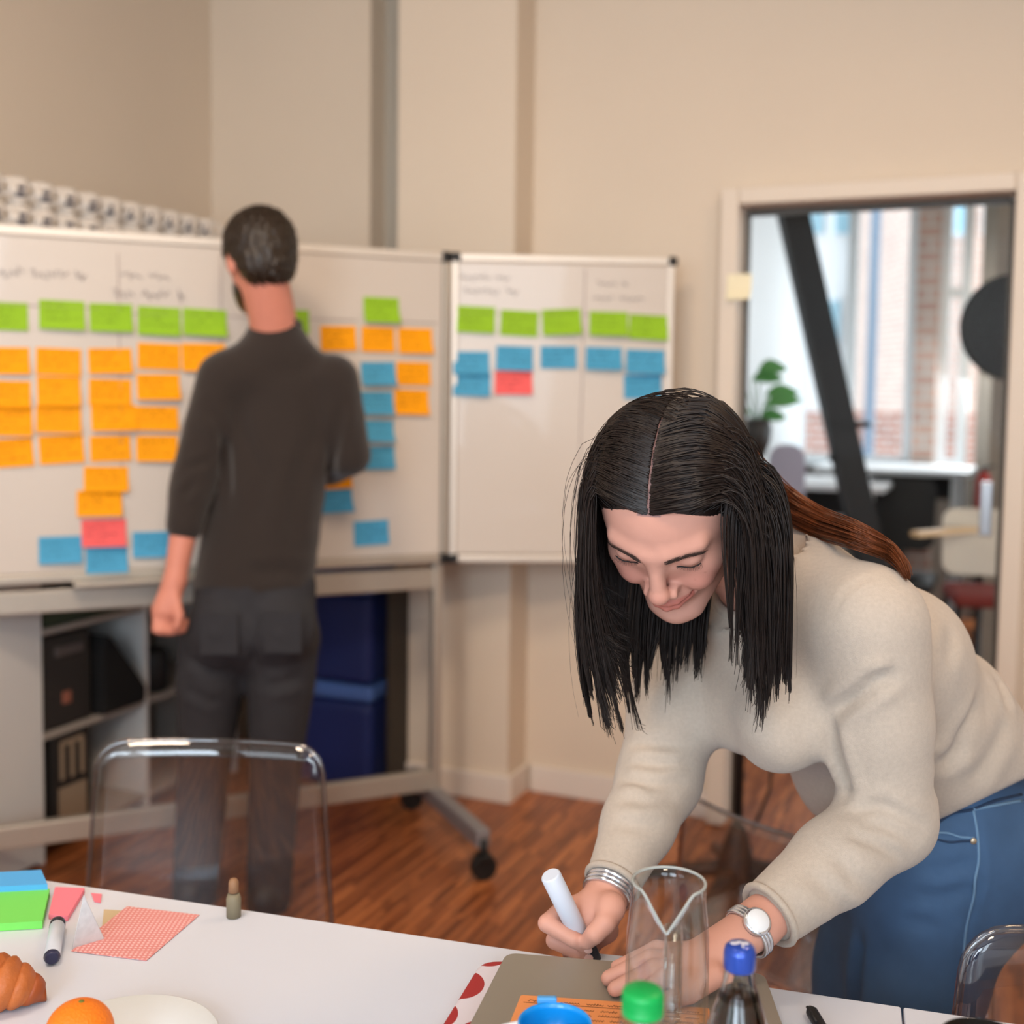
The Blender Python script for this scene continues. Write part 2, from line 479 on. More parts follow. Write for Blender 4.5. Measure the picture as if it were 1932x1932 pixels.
# ---------------------------------------------------------------- sticky notes
def note_material(name, rgb, dark):
    mt = bpy.data.materials.new(name); mt.use_nodes = True
    nt = mt.node_tree; N = nt.nodes; L = nt.links; b = N['Principled BSDF']
    tc = N.new('ShaderNodeTexCoord'); sp = N.new('ShaderNodeSeparateXYZ'); L.new(tc.outputs['Object'], sp.inputs[0])
    oi = N.new('ShaderNodeObjectInfo')
    def M(op, a, bb=None, c=None):
        n = N.new('ShaderNodeMath'); n.operation = op
        for i, v in enumerate((a, bb, c)):
            if v is None: continue
            if isinstance(v, (int, float)): n.inputs[i].default_value = v
            else: L.new(v, n.inputs[i])
        return n.outputs[0]
    rowf = M('ADD', M('MULTIPLY', sp.outputs[2], 4.2), M('MULTIPLY', oi.outputs['Random'], 0.8))
    fr = M('FRACT', rowf); row = M('FLOOR', rowf)
    cv = N.new('ShaderNodeCombineXYZ'); L.new(M('MULTIPLY', sp.outputs[0], 26.0), cv.inputs[0]); L.new(M('MULTIPLY', fr, 3.0), cv.inputs[1])
    L.new(M('ADD', M('MULTIPLY', row, 9.7), M('MULTIPLY', oi.outputs['Random'], 91.0)), cv.inputs[2])
    nz = N.new('ShaderNodeTexNoise'); nz.inputs['Scale'].default_value = 1.0; nz.inputs['Detail'].default_value = 2.0; L.new(cv.outputs[0], nz.inputs['Vector'])
    ink = M('GREATER_THAN', nz.outputs['Fac'], 0.53)
    band = M('MULTIPLY', M('GREATER_THAN', fr, 0.3), M('LESS_THAN', fr, 0.75))
    wn_ = N.new('ShaderNodeTexWhiteNoise'); wn_.noise_dimensions = '2D'
    c2 = N.new('ShaderNodeCombineXYZ'); L.new(row, c2.inputs[0]); L.new(oi.outputs['Random'], c2.inputs[1]); L.new(c2.outputs[0], wn_.inputs['Vector'])
    lim = M('MULTIPLY', M('ADD', wn_.outputs['Value'], 0.1), 0.42)
    inside = M('MULTIPLY', M('LESS_THAN', sp.outputs[0], lim), M('GREATER_THAN', sp.outputs[0], -0.4))
    inz = M('LESS_THAN', M('ABSOLUTE', M('SUBTRACT', sp.outputs[2], 0.05)), 0.36)
    fac = M('MULTIPLY', M('MULTIPLY', M('MULTIPLY', ink, band), inside), inz)
    mx = N.new('ShaderNodeMix'); mx.data_type = 'RGBA'
    L.new(M('MULTIPLY', fac, 0.5), mx.inputs[0])
    mx.inputs[6].default_value = lin(rgb) + (1,); mx.inputs[7].default_value = lin(dark) + (1,)
    L.new(mx.outputs[2], b.inputs['Base Color']); b.inputs['Roughness'].default_value = 0.7
    b.inputs['Specular IOR Level'].default_value = 0.2
    return mt
NOTE_M = {
    'green': note_material('green_note_paper', (150, 196, 44), (40, 56, 20)),
    'orange': note_material('orange_note_paper', (255, 166, 6), (96, 48, 8)),
    'blue': note_material('blue_note_paper', (80, 164, 204), (20, 52, 70)),
    'pink': note_material('pink_note_paper', (246, 104, 104), (96, 24, 30)),
    'cream': mat('cream_note_paper', (250, 240, 206), 0.7, var=0.02),
}
NOTE_MESH = {}
def note_mesh(col, bend):
    key = (col, bend)
    if key in NOTE_MESH: return NOTE_MESH[key]
    nx, nz_ = 4, 3
    vs, fs = [], []
    for side in (0, 1):
        for j in range(nz_ + 1):
            for i in range(nx + 1):
                x = -0.5 + i / nx; z = 0.5 - j / nz_
                lift = bend * (max(0, 0.35 - z) ** 2) * (1 + 0.5 * x)
                vs.append((x, -lift - (0.0006 if side == 0 else 0.0), z))
    n1 = (nx + 1) * (nz_ + 1)
    def q(i, j): return j * (nx + 1) + i
    for j in range(nz_):
        for i in range(nx):
            fs.append((q(i, j), q(i, j + 1), q(i + 1, j + 1), q(i + 1, j)))
            fs.append((n1 + q(i, j), n1 + q(i + 1, j), n1 + q(i + 1, j + 1), n1 + q(i, j + 1)))
    ring = [q(i, 0) for i in range(nx + 1)] + [q(nx, j) for j in range(1, nz_ + 1)] + [q(i, nz_) for i in range(nx - 1, -1, -1)] + [q(0, j) for j in range(nz_ - 1, 0, -1)]
    for k in range(len(ring)):
        a, b2 = ring[k], ring[(k + 1) % len(ring)]
        fs.append((a, b2, n1 + b2, n1 + a))
    me = np_mesh('sticky_note', vs, fs, smooth=False)
    me.materials.append(NOTE_M[col])
    NOTE_MESH[key] = me
    return me

def add_note(col, x0, x1, y0, y1, p0, xd, nrm, label, group, rot=0.0, lift=0.0072):
    p0 = Vector(p0) + nrm * lift
    cx, cy = (x0 + x1) / 2, (y0 + y1) / 2
    c = PPlane(cx, cy, p0, nrm); l = PPlane(x0, cy, p0, nrm); r = PPlane(x1, cy, p0, nrm)
    t = PPlane(cx, y0, p0, nrm); bt = PPlane(cx, y1, p0, nrm)
    w = (r - l).length; h = (t - bt).length
    o = bpy.data.objects.new('sticky_note', note_mesh(col, random.choice((0.008, 0.02, 0.03))))
    M_ = frame_from(c, xd, (0, 0, 1))
    a = rot + random.uniform(-0.015, 0.015)
    o.matrix_world = M_ @ Matrix.Rotation(a, 4, 'Y') @ Matrix.Diagonal((w, 1, h, 1))
    COL.objects.link(o)
    return tag(o, label, 'sticky note', group)

GL = 'sticky notes on the wide whiteboard'
GW = 'sticky notes on the whiteboard wing'
B0 = BEND.copy()
def nl(col, x0, x1, y0, y1, label, rot=0.0, lift=0.0072):
    add_note(col, x0, x1, y0, y1, B0, BX, BN, label, GL, rot, lift)
greens = [(-30, 53, 570, 623), (74, 160, 567, 622), (169, 250, 573, 626), (260, 340, 579, 633), (345, 427, 583, 634)]
for i, g in enumerate(greens):
    nl('green', *g, label='green sticky note, %s from the left in the heading row of the wide whiteboard' % ORD[i + 1], rot=random.uniform(-0.03, 0.03))
nl('green', 505, 583, 584, 630, 'green sticky note mostly hidden behind the neck of the standing man')
nl('green', 686, 752, 561, 609, 'lone green sticky note high on the right end of the wide whiteboard')
rows = [
    [(-30, 56, 655, 706), (68, 153, 657, 708), (167, 249, 657, 705), (260, 340, 648, 697), (343, 425, 648, 700)],
    [(-26, 58, 718, 768), (70, 152, 710, 765), (168, 248, 715, 765), (258, 339, 706, 754)],
    [(-26, 61, 767, 822), (68, 153, 765, 816), (172, 256, 764, 812), (248, 336, 767, 812)],
    [(-26, 63, 828, 881), (74, 158, 821, 874), (170, 247, 822, 870), (257, 335, 822, 870)],
]
for j, rr in enumerate(rows):
    for i, q in enumerate(rr):
        nl('orange', *q, label='orange sticky note, %s row and %s column left of the standing man' % (ORD[j + 1], ORD[i + 1]),
           rot=(-0.06 if (j == 3 and i < 2) else random.uniform(-0.025, 0.025)), lift=0.0072 + 0.0016 * (i % 2))
nl('orange', 158, 242, 880, 927, 'upper of two orange notes hanging below the third column', 0.02)
nl('orange', 145, 230, 925, 973, 'lower of two orange notes hanging below the third column', 0.0, 0.0088)
nl('pink', 154, 238, 980, 1030, 'pink sticky note low on the wide whiteboard left of the man', 0.0, 0.0088)
nl('blue', 162, 241, 1032, 1080, 'blue sticky note directly under the pink one on the wide whiteboard')
nl('blue', 73, 155, 1012, 1062, 'blue sticky note at the lower left, left of the pink one')
nl('blue', 250, 332, 1003, 1050, 'blue sticky note half hidden behind the forearm of the standing man')
right_notes = [
    ('orange', 605, 672, 615, 662, 'orange sticky note touching the right shoulder of the standing man'),
    ('orange', 682, 744, 617, 664, 'orange sticky note straight below the lone green one'),
    ('orange', 751, 815, 619, 667, 'orange sticky note at the right end of the top orange row'),
    ('blue', 681, 745, 683, 727, 'topmost blue sticky note in the blue column right of the man'),
    ('orange', 748, 812, 683, 727, 'orange sticky note beside the topmost blue one right of the man'),
    ('blue', 677, 741, 739, 782, 'second blue sticky note down in the column right of the man'),
    ('orange', 744, 808, 735, 782, 'lowest orange sticky note at the right end of the wide whiteboard'),
    ('blue', 679, 742, 793, 833, 'third blue sticky note down in the column right of the man'),
    ('blue', 680, 744, 842, 885, 'fourth blue sticky note down in the column right of the man'),
    ('blue', 600, 666, 856, 897, 'blue sticky note peeking out under the right elbow of the man'),
    ('orange', 600, 664, 898, 922, 'thin orange note strip between two blue notes at the man\'s side'),
    ('blue', 600, 664, 923, 966, 'blue sticky note right of the man below the thin orange strip'),
    ('blue', 668, 733, 982, 1028, 'single blue sticky note at the lower right of the wide whiteboard'),
]
for k, q in enumerate(right_notes):
    nl(q[0], *q[1:5], label=q[5], rot=random.uniform(-0.03, 0.02), lift=0.0072 + 0.0012 * (k % 2))
wing_notes = [
    ('green', 862, 934, 578, 628, 'first green sticky note from the left on the whiteboard wing', 0.03),
    ('green', 944, 1015, 586, 634, 'second green sticky note from the left on the whiteboard wing', 0.03),
    ('green', 1023, 1096, 583, 632, 'third green sticky note from the left on the whiteboard wing', -0.05),
    ('green', 1112, 1184, 588, 634, 'fourth green sticky note from the left on the whiteboard wing', 0.02),
    ('green', 1187, 1260, 594, 641, 'fifth green sticky note, at the right edge of the whiteboard wing', 0.04),
    ('blue', 855, 923, 663, 706, 'upper of the two blue notes at the left edge of the wing', 0.0),
    ('blue', 855, 925, 702, 747, 'lower of the two blue notes at the left edge of the wing', 0.01),
    ('blue', 936, 1005, 653, 699, 'blue sticky note right above the pink one on the wing', 0.02),
    ('pink', 933, 1004, 700, 744, 'pink sticky note on the whiteboard wing', 0.01),
    ('blue', 1020, 1088, 653, 695, 'blue sticky note below the third green note on the wing', -0.02),
    ('blue', 1105, 1173, 655, 698, 'blue sticky note below the fourth green note on the wing', 0.02),
    ('blue', 1181, 1253, 660, 705, 'upper of the two blue notes at the right edge of the wing', 0.03),
    ('blue', 1177, 1248, 707, 752, 'lower of the two blue notes at the right edge of the wing', -0.01),
]
for k, q in enumerate(wing_notes):
    add_note(q[0], *q[1:5], WA, WX, WN, q[5], GW, q[6], 0.0072 + 0.0012 * (k % 2))
rwn = (RM.to_3x3() @ Vector((0, -1, 0))); rwx = (RM.to_3x3() @ Vector((1, 0, 0)))
add_note('cream', 1372, 1418, 517, 566, RW(0.7, -0.072), rwx, rwn, 'small cream sticky note on the left jamb of the glass door', None, 0.0, 0.001)

# ---------------------------------------------------------------- tall shelf unit behind the board, with cups on top
M_CABW = mat('white_laminate', (214, 212, 208), rough=0.45, var=0.02)
M_CABG = mat('shelf_back_shaded', (108, 98, 90), rough=0.5, var=0.03)  # back panel colour darkened to stand for shade inside the bays
UT = 1.785
M_SHELF = mat('shelf_board_shaded', (160, 150, 140), rough=0.5, var=0.03)  # boards toned down too, interior shade put into their colour
unit = room(empty('shelf_unit', label='tall white shelf unit along the left wall, behind the wide whiteboard', cat='shelf'))
SA, SB = -1.362, -1.0
for dd in (-1.36, -1.183, -0.743, -0.28):
    mb = MB(); mb.box(((SA + SB) / 2, dd, UT / 2), (SB - SA, 0.018, UT), bevel=0.002); mb.build('side_panel', M_CABW, unit)
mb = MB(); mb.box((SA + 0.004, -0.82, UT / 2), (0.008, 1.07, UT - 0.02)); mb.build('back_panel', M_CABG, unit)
for z in (0.06, 0.365, 0.667, 1.05, 1.42, UT - 0.009):
    for (d0, d1) in ((-1.174, -0.752), (-0.734, -0.289)):
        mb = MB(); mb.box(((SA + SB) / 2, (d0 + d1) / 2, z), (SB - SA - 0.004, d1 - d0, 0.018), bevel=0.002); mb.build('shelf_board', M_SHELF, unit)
mb = MB(); mb.box((SB - 0.009, -1.272, UT / 2), (0.018, 0.162, UT - 0.02), bevel=0.003); dr = mb.build('door', M_CABW, unit)
mb = MB(); mb.box(((SA + SB) / 2, -1.2715, UT - 0.009), (SB - SA - 0.004, 0.159, 0.018)); mb.build('top_board', M_CABW, unit)

M_CUP = mat('white_porcelain', (236, 228, 220), rough=0.25, var=0.02, coat=0.4)
M_LOGO = mat('dark_blue_print', (52, 54, 76), rough=0.4, var=0.05)
def cup_meshes():
    mb = MB(); r, h = 0.036, 0.074
    mb.lathe([(0, 0.0), (r * 0.72, 0.0), (r * 0.78, 0.004), (r * 0.95, 0.03), (r, h), (r - 0.003, h), (r * 0.9, 0.03), (r * 0.72, 0.008), (0, 0.006)], n=24)
    body = mb.build('cup_body', M_CUP); me_b = body.data; bpy.data.objects.remove(body)
    mb = MB(); mb.tube([(0.034, 0, 0.06), (0.052, 0, 0.058), (0.058, 0, 0.042), (0.05, 0, 0.024), (0.033, 0, 0.02)], 0.0045, n=8)
    hd = mb.build('cup_handle', M_CUP); me_h = hd.data; bpy.data.objects.remove(hd)
    bm = bmesh.new()
    for (a0, a1, z0, z1) in ((-0.42, 0.42, 0.022, 0.036), (-0.3, 0.3, 0.041, 0.053)):
        prev = None
        for k in range(7):
            a = a0 + (a1 - a0) * k / 6
            rr = lambda z: (0.036 * (0.95 + 0.05 * (z - 0.03) / 0.044) + 0.0006) if z > 0.03 else (0.036 * (0.78 + 0.17 * (z - 0.004) / 0.026) + 0.0006)
            A = bm.verts.new((math.cos(a) * rr(z0), math.sin(a) * rr(z0), z0)); B = bm.verts.new((math.cos(a) * rr(z1), math.sin(a) * rr(z1), z1))
            if prev: bm.faces.new((prev[0], A, B, prev[1]))
            prev = (A, B)
    me_l = bpy.data.meshes.new('cup_logo'); bm.to_mesh(me_l); bm.free(); me_l.materials.append(M_LOGO)
    return me_b, me_h, me_l
CB, CHN, CLG = cup_meshes()
for tier in (0, 1):
    for i in range(11):
        p = RW(-1.05, -1.285 + 0.0905 * i, UT + 0.0005 + 0.0745 * tier)
        c = empty('cup', p, 'white printed cup, %s from the left in the %s tier on the shelf' % (ORD[i + 1], 'upper' if tier else 'lower'), 'cup', 'white cups stacked on the shelf unit')
        ang = math.atan2(-p.y, -p.x)
        for nm, me, extra in (('cup_body', CB, 0), ('handle', CHN, math.radians(75)), ('logo', CLG, 0)):
            o = link(nm, me, None, c); o.rotation_euler = (0, 0, ang + (random.uniform(-0.1, 0.1) + (math.radians(25) if i < 5 else 0) if nm == 'logo' else extra))

# things in the shelves
grn = room(empty('storage_case', label='dark green flat case on the shelf left of the man', cat='case'))
mb = MB(); mb.box((-1.13, -0.99, 0.7085), (0.24, 0.33, 0.065), bevel=0.006); mb.build('case_body', mat('dark_green_plastic', (44, 58, 38), 0.5), grn)
mb = MB(); mb.box((-1.005, -0.99, 0.715), (0.012, 0.1, 0.02), bevel=0.003); mb.build('handle', M_BLACKP, grn)
bc = room(empty('tool_case', label='black hard case with moulded handle, standing on the shelf', cat='case'))
mb = MB(); mb.box((-1.11, -1.065, 0.5115), (0.20, 0.19, 0.275), bevel=0.012); mb.build('case_body', mat('black_case_plastic', (38, 35, 33), 0.45, var=0.15), bc)
mb = MB(); mb.box((-1.006, -1.065, 0.60), (0.012, 0.11, 0.03), bevel=0.004); mb.build('handle', mat('grey_plastic', (84, 76, 74), 0.5), bc)
mb = MB(); mb.box((-1.008, -1.075, 0.46), (0.008, 0.03, 0.035), bevel=0.002); mb.build('badge', mat('copper_badge', (150, 92, 74), 0.5), bc)
gb = room(empty('magazine_box', label='upright box with beige and dark printed front on the bottom shelf', cat='box'))
mb = MB(); mb.box((-1.11, -1.06, 0.212), (0.21, 0.15, 0.283), bevel=0.004); mb.build('box_body', mat('box_black_card', (30, 27, 25), 0.6), gb)
M_BEIGEP = mat('beige_print', (150, 130, 108), 0.6)
mb = MB(); mb.box((-1.0045, -1.06, 0.135), (0.002, 0.11, 0.125)); mb.build('front_label', M_BEIGEP, gb)
mb = MB()
for dd in (-1.1, -1.06, -1.02): mb.box((-1.0045, dd, 0.275), (0.002, 0.016, 0.11))
mb.box((-1.0045, -1.06, 0.328), (0.002, 0.09, 0.014)); mb.build('printed_emblem', M_BEIGEP, gb)
# black cloth bag slumped on the middle shelf
bm_ = MB()
poly = [(-0.955, 0.0), (-0.62, 0.0), (-0.62, 0.03), (-0.70, 0.06), (-0.80, 0.15), (-0.90, 0.235), (-0.945, 0.24), (-0.958, 0.2)]
Mx = Matrix(((0, 0, 1, -1.15), (1, 0, 0, 0), (0, 1, 0, 0.3745), (0, 0, 0, 1)))
poly = [(max(p[0], -0.958), p[1]) for p in poly]
poly2 = [(-0.955, 0.0), (-0.762, 0.0), (-0.762, 0.05), (-0.80, 0.10), (-0.86, 0.17), (-0.91, 0.235), (-0.94, 0.245), (-0.958, 0.2)]
bm_.prism(poly2, 0.17, Mx)
bag = bm_.build('cloth_bag', mat('black_cloth', (14, 13, 13), 0.9, var=0.2, bump=0.3)); room(bag)
md = bag.modifiers.new('bevel', 'BEVEL'); md.width = 0.015; md.segments = 3
tag(bag, 'slumped black cloth bag on the middle shelf beside the man', 'bag')
mb = MB(); mb.lathe([(0, 0), (0.05, 0), (0.056, 0.01), (0.056, 0.12), (0.045, 0.135), (0, 0.138)], n=24)
can = mb.build('bin', M_BLACKP); can.matrix_world = RM @ Matrix.Translation((-1.07, -0.64, 0.3745)); tag(can, 'small black canister on the shelf behind the man\'s hip', 'canister')

# ---------------------------------------------------------------- blue crates under the board
M_BLUE = mat('navy_plastic', (38, 52, 112), 0.4, var=0.05)
M_BLUEL = mat('light_blue_plastic', (88, 124, 200), 0.35, var=0.04)
def crate(z, label):
    c = empty('storage_crate', RW(-0.632, -0.13, z), label, 'crate', 'blue crates behind the wide whiteboard', rz=TH)
    mb = MB(); mb.box((0, 0, 0.155), (0.36, 0.30, 0.31), bevel=0.03, seg=3); mb.build('crate_body', M_BLUE, c)
    mb = MB(); mb.box((0, 0, 0.338), (0.372, 0.312, 0.055), bevel=0.018, seg=3); mb.build('lid', M_BLUEL, c)
    for sx in (-1, 1):
        mb = MB(); mb.box((sx * 0.187, 0.0, 0.325), (0.012, 0.10, 0.05), bevel=0.004); mb.build('latch', M_BLACKP, c)
    return c
crate(0.0005, 'lower blue plastic crate with light blue lid under the whiteboard')
crate(0.367, 'upper blue plastic crate stacked beneath the whiteboard')
mb = MB(); mb.box((-0.382, -0.22, 0.38), (0.014, 0.13, 0.76), bevel=0.002)
tag(room(mb.build('dark_panel', mat('dark_brown_board', (52, 46, 40), 0.6))), 'narrow dark board leaning beside the blue crates', 'board')
# ---------------------------------------------------------------- neighbouring office seen through the glass door
M_OWALL = mat('office_wall_grey', (150, 142, 132), rough=0.8, var=0.03)
M_WHITEP = mat('white_window_paint', (232, 236, 238), rough=0.5, var=0.02)
DW = 4.0      # window wall distance behind the door wall
mb = MB(); mb.box((1.9, 2.2, CEIL + 0.05), (4.6, 4.2, 0.1)); struct('office_ceiling', mb, M_CEIL)
mb = MB(); mb.box((0.2, 2.1, CEIL / 2), (0.1, 3.9, CEIL)); struct('wall_office_left', mb, M_WHITEP)
# window wall: sill, head, piers
def brick_material(name, c1, c2, mortar, scale=1.0, bw=0.24, rh=0.075):
    mt = bpy.data.materials.new(name); mt.use_nodes = True
    nt = mt.node_tree; N = nt.nodes; L = nt.links; b = N['Principled BSDF']
    tc = N.new('ShaderNodeTexCoord'); sp = N.new('ShaderNodeSeparateXYZ'); cb = N.new('ShaderNodeCombineXYZ')
    L.new(tc.outputs['Object'], sp.inputs[0])
    ad = N.new('ShaderNodeMath'); ad.operation = 'ADD'; L.new(sp.outputs[0], ad.inputs[0]); L.new(sp.outputs[1], ad.inputs[1])
    L.new(ad.outputs[0], cb.inputs[0]); L.new(sp.outputs[2], cb.inputs[1])
    br = N.new('ShaderNodeTexBrick'); L.new(cb.outputs[0], br.inputs['Vector'])
    br.inputs['Color1'].default_value = lin(c1) + (1,); br.inputs['Color2'].default_value = lin(c2) + (1,); br.inputs['Mortar'].default_value = lin(mortar) + (1,)
    br.inputs['Scale'].default_value = scale; br.inputs['Brick Width'].default_value = bw; br.inputs['Row Height'].default_value = rh; br.inputs['Mortar Size'].default_value = 0.012
    L.new(br.outputs['Color'], b.inputs['Base Color']); b.inputs['Roughness'].default_value = 0.9
    return mt
M_BRICK = brick_material('red_brick', (176, 120, 104), (150, 98, 84), (190, 176, 166))
M_BRICKP = brick_material('pale_brick', (206, 168, 150), (188, 150, 134), (205, 196, 188))
WZ0, WZ1 = 0.92, 2.85
Y_WIN = RW(1.6, DW).y
def at_wall(px, d):
    """s coordinate where the pixel column meets the vertical plane at depth d behind the door wall"""
    n = RM.to_3x3() @ Vector((0, 1, 0))
    p = PPlane(px, 740, RW(0, d), n)
    return (RM.inverted() @ p).x
sL, sP0, sP1, sR = at_wall(1412, DW), at_wall(1724, DW), at_wall(1766, DW), at_wall(1826, DW)
mb = MB()
mb.box(((sL + sR) / 2, DW + 0.1, WZ0 / 2), (sR - sL + 0.6, 0.2, WZ0)); mb.box(((sL + sR) / 2, DW + 0.1, (WZ1 + CEIL) / 2), (sR - sL + 0.6, 0.2, CEIL - WZ1))
mb.box(((sR + 4.2) / 2 + 0.05, DW + 0.1, CEIL / 2), (4.2 - sR, 0.2, CEIL))
mb.box((sL - 0.5, DW + 0.1, CEIL / 2), (1.0, 0.2, CEIL))
struct('wall_office_window', mb, M_OWALL)
mb = MB(); mb.box(((sP0 + sP1) / 2, DW + 0.06, CEIL / 2), (sP1 - sP0, 0.26, CEIL)); struct('wall_brick_pier', mb, M_BRICKP)
mb = MB(); mb.box((sR + 0.42, 2.85, CEIL / 2), (0.5, 1.7, CEIL)); struct('wall_office_right', mb, mat('office_partition', (134, 124, 112), 0.75, var=0.05))
M_PANE2 = thin_glass('window_pane_glass', (0.95, 0.98, 1.0))
def win(nm, s0, s1, vs, hs):
    w = room(empty(nm, kind='structure'))
    for s in [s0 + 0.03] + vs + [s1 - 0.03]:
        mb = MB(); mb.box((s, DW + 0.06, (WZ0 + WZ1) / 2), (0.06, 0.07, WZ1 - WZ0), bevel=0.006); mb.build('window_stile', M_WHITEP, w)
    for z in [WZ0 + 0.03] + hs + [WZ1 - 0.03]:
        mb = MB(); mb.box(((s0 + s1) / 2, DW + 0.06, z), (s1 - s0, 0.06, 0.06), bevel=0.006); mb.build('window_rail', M_WHITEP, w)
    mb = MB(); mb.box(((s0 + s1) / 2, DW + 0.06, (WZ0 + WZ1) / 2), (s1 - s0, 0.006, WZ1 - WZ0)); mb.build('window_pane', M_PANE2, w)
    mb = MB(); mb.box(((s0 + s1) / 2, DW - 0.05, WZ0 + 0.012), (s1 - s0, 0.2, 0.025), bevel=0.005); mb.build('window_sill', M_WHITEP, w)
win('window_1', sL, sP0, [at_wall(1452, DW), at_wall(1498, DW), at_wall(1600, DW)], [])
win('window_2', sP1, sR, [], [2.0])

# diagonal black steel brace
M_STEELB = mat('black_steel', (16, 15, 16), rough=0.55, metal=0.0, var=0.12)
br_top = P(1482, 340, 5.1); br_bot = P(1640, 1050, 5.1)
dv = (br_bot - br_top).normalized()
brace = empty('steel_brace', br_bot, 'diagonal black steel brace in the office behind the glass door', 'beam')
a = br_top - dv * ((br_top.z - CEIL) / dv.z) if False else br_top
top = br_top + dv * ((CEIL - br_top.z) / dv.z); bot = br_bot + dv * ((0.0 - br_bot.z) / dv.z)
mb = MB(); mb.bar(top - br_bot, bot - br_bot, 0.118, 0.10, up=(0, 1, 0)); mb.build('brace_beam', M_STEELB, brace)
mb = MB(); mb.box(P(1590, 800, 5.1) - br_bot + Vector((0.02, 0, 0)), (0.17, 0.12, 0.025), bevel=0.003); mb.build('brace_plate', M_STEELB, brace)
mb = MB(); mb.bar(P(1596, 800, 5.1) - br_bot, P(1572, 872, 5.1) - br_bot, 0.045, 0.05, up=(0, 1, 0)); mb.build('brace_strut', M_STEELB, brace)

# potted plant
pl = P(1428, 862, 4.55)
plant = empty('potted_plant', (pl.x, pl.y, 0.0), 'leafy green plant in a dark round pot, left behind the glass door', 'plant')
mb = MB(); hz = pl.z
mb.lathe([(0, 0), (0.16, 0), (0.16, 0.02), (0.02, 0.04), (0.018, hz - 0.03), (0.02, hz), (0, hz)], n=20); mb.build('plant_stand', M_BLACKP, plant)
mb = MB(); mb.lathe([(0, hz), (0.03, hz + 0.002), (0.05, hz + 0.06), (0.055, hz + 0.11), (0.045, hz + 0.145), (0.036, hz + 0.15), (0.034, hz + 0.12), (0, hz + 0.11)], n=24); mb.build('pot', mat('dark_brown_glaze', (34, 28, 24), 0.35), plant)
M_LEAF = mat('leaf_green', (70, 132, 62), 0.45, var=0.3, nscale=5)
leafs = [(-0.03, 0.17, 0.02, 0.16, -0.6), (0.03, 0.24, 0.0, 0.15, 0.5), (-0.02, 0.30, 0.02, 0.14, 0.3), (0.02, 0.20, -0.03, 0.17, 0.9), (-0.05, 0.22, -0.02, 0.13, -0.9), (0.0, 0.34, 0.0, 0.13, 0.6), (-0.04, 0.28, 0.03, 0.14, -0.2), (0.02, 0.15, 0.03, 0.12, 1.2)]
for (x, z, y, ln, aa) in leafs:
    mb = MB(); prev = None
    base = Vector((x, y, hz + z)); d = Vector((math.cos(aa * 0.5) * (1 if aa > 0 else -1), 0.2, 0.45)).normalized(); sidev = Vector((-d.z * (1 if aa > 0 else -1), 0.3, abs(d.x))).normalized()
    vs = []
    for k in range(6):
        t = k / 5; w = 0.032 * math.sin(math.pi * min(0.98, t * 0.9 + 0.06))
        c = base + d * ln * t + Vector((0, 0, -0.05 * t * t))
        vs.append((mb.bm.verts.new(c - sidev * w), mb.bm.verts.new(c + Vector((0, 0, -0.006))), mb.bm.verts.new(c + sidev * w)))
    for k in range(5):
        mb.bm.faces.new((vs[k][0], vs[k][1], vs[k + 1][1], vs[k + 1][0])); mb.bm.faces.new((vs[k][1], vs[k][2], vs[k + 1][2], vs[k + 1][1]))
    mb.tube([Vector((0, 0, hz + 0.12)), base + Vector((0, 0, -0.02)), base], 0.003, n=5)
    mb.build('leaf', M_LEAF, plant)

# white desks with black bases, chairs
M_DESK = mat('white_desk_top', (226, 228, 230), 0.4, var=0.02)
def desk(px, py, Y, w, label):
    c = P(px, py, Y); z = c.z
    t = empty('office_desk', (c.x, c.y, 0), label, 'desk', 'white desks in the neighbouring office', rz=TH)
    mb = MB(); mb.box((0, 0, z - 0.014), (w, 0.7, 0.028), bevel=0.004); mb.build('desk_top', M_DESK, t)
    for sx in (-1, 1):
        for sy in (-1, 1):
            mb = MB(); mb.box((sx * (w / 2 - 0.08), sy * 0.28, (z - 0.028) / 2), (0.05, 0.05, z - 0.028)); mb.build('leg', M_DESK, t)
    mb = MB(); mb.box((0, 0.25, z - 0.12), (w - 0.2, 0.02, 0.16)); mb.build('modesty_panel', M_STEELB, t)
desk(1545, 905, 6.0, 0.72, 'white office desk nearer the steel brace')
desk(1690, 880, 6.8, 0.85, 'white office desk under the window near the brick pier')
def office_chair(px, Y, zt, col, label, w=0.36):
    c = P(px, 900, Y)
    t = empty('office_chair', (c.x, c.y, 0), label, 'chair', 'chairs in the neighbouring office', rz=TH)
    mb = MB(); mb.prism(rounded_rect(w, 0.36, 0.07), 0.03, Matrix.Translation((0, 0.2, zt - 0.18)) @ Matrix.Rotation(math.radians(85), 4, 'X')); mb.build('backrest', col, t)
    mb = MB(); mb.box((0, 0, 0.46), (w + 0.04, 0.42, 0.05), bevel=0.02); mb.build('seat', col, t)
    mb = MB(); mb.tube([(0, 0, 0.44), (0, 0, 0.1)], 0.025); mb.build('column', M_STEELB, t)
    mb = MB()
    mb.bar((0, 0.2, 0.46), (0, 0.215, zt - 0.2), 0.04, 0.015, up=(0, 1, 0)); mb.build('back_support', M_STEELB, t)
    for k in range(5):
        a_ = 2 * math.pi * k / 5
        mb = MB(); mb.bar((0, 0, 0.09), (0.27 * math.cos(a_), 0.27 * math.sin(a_), 0.06), 0.03, 0.025); mb.sphere((0.27 * math.cos(a_), 0.27 * math.sin(a_), 0.03), 0.028, u=10, v=8); mb.build('base_arm', M_STEELB, t)
office_chair(1470, 5.35, 1.13, mat('lilac_mesh_fabric', (176, 168, 182), 0.7, bump=0.3, bscale=200), 'pale lilac office chair left of the steel brace', 0.17)
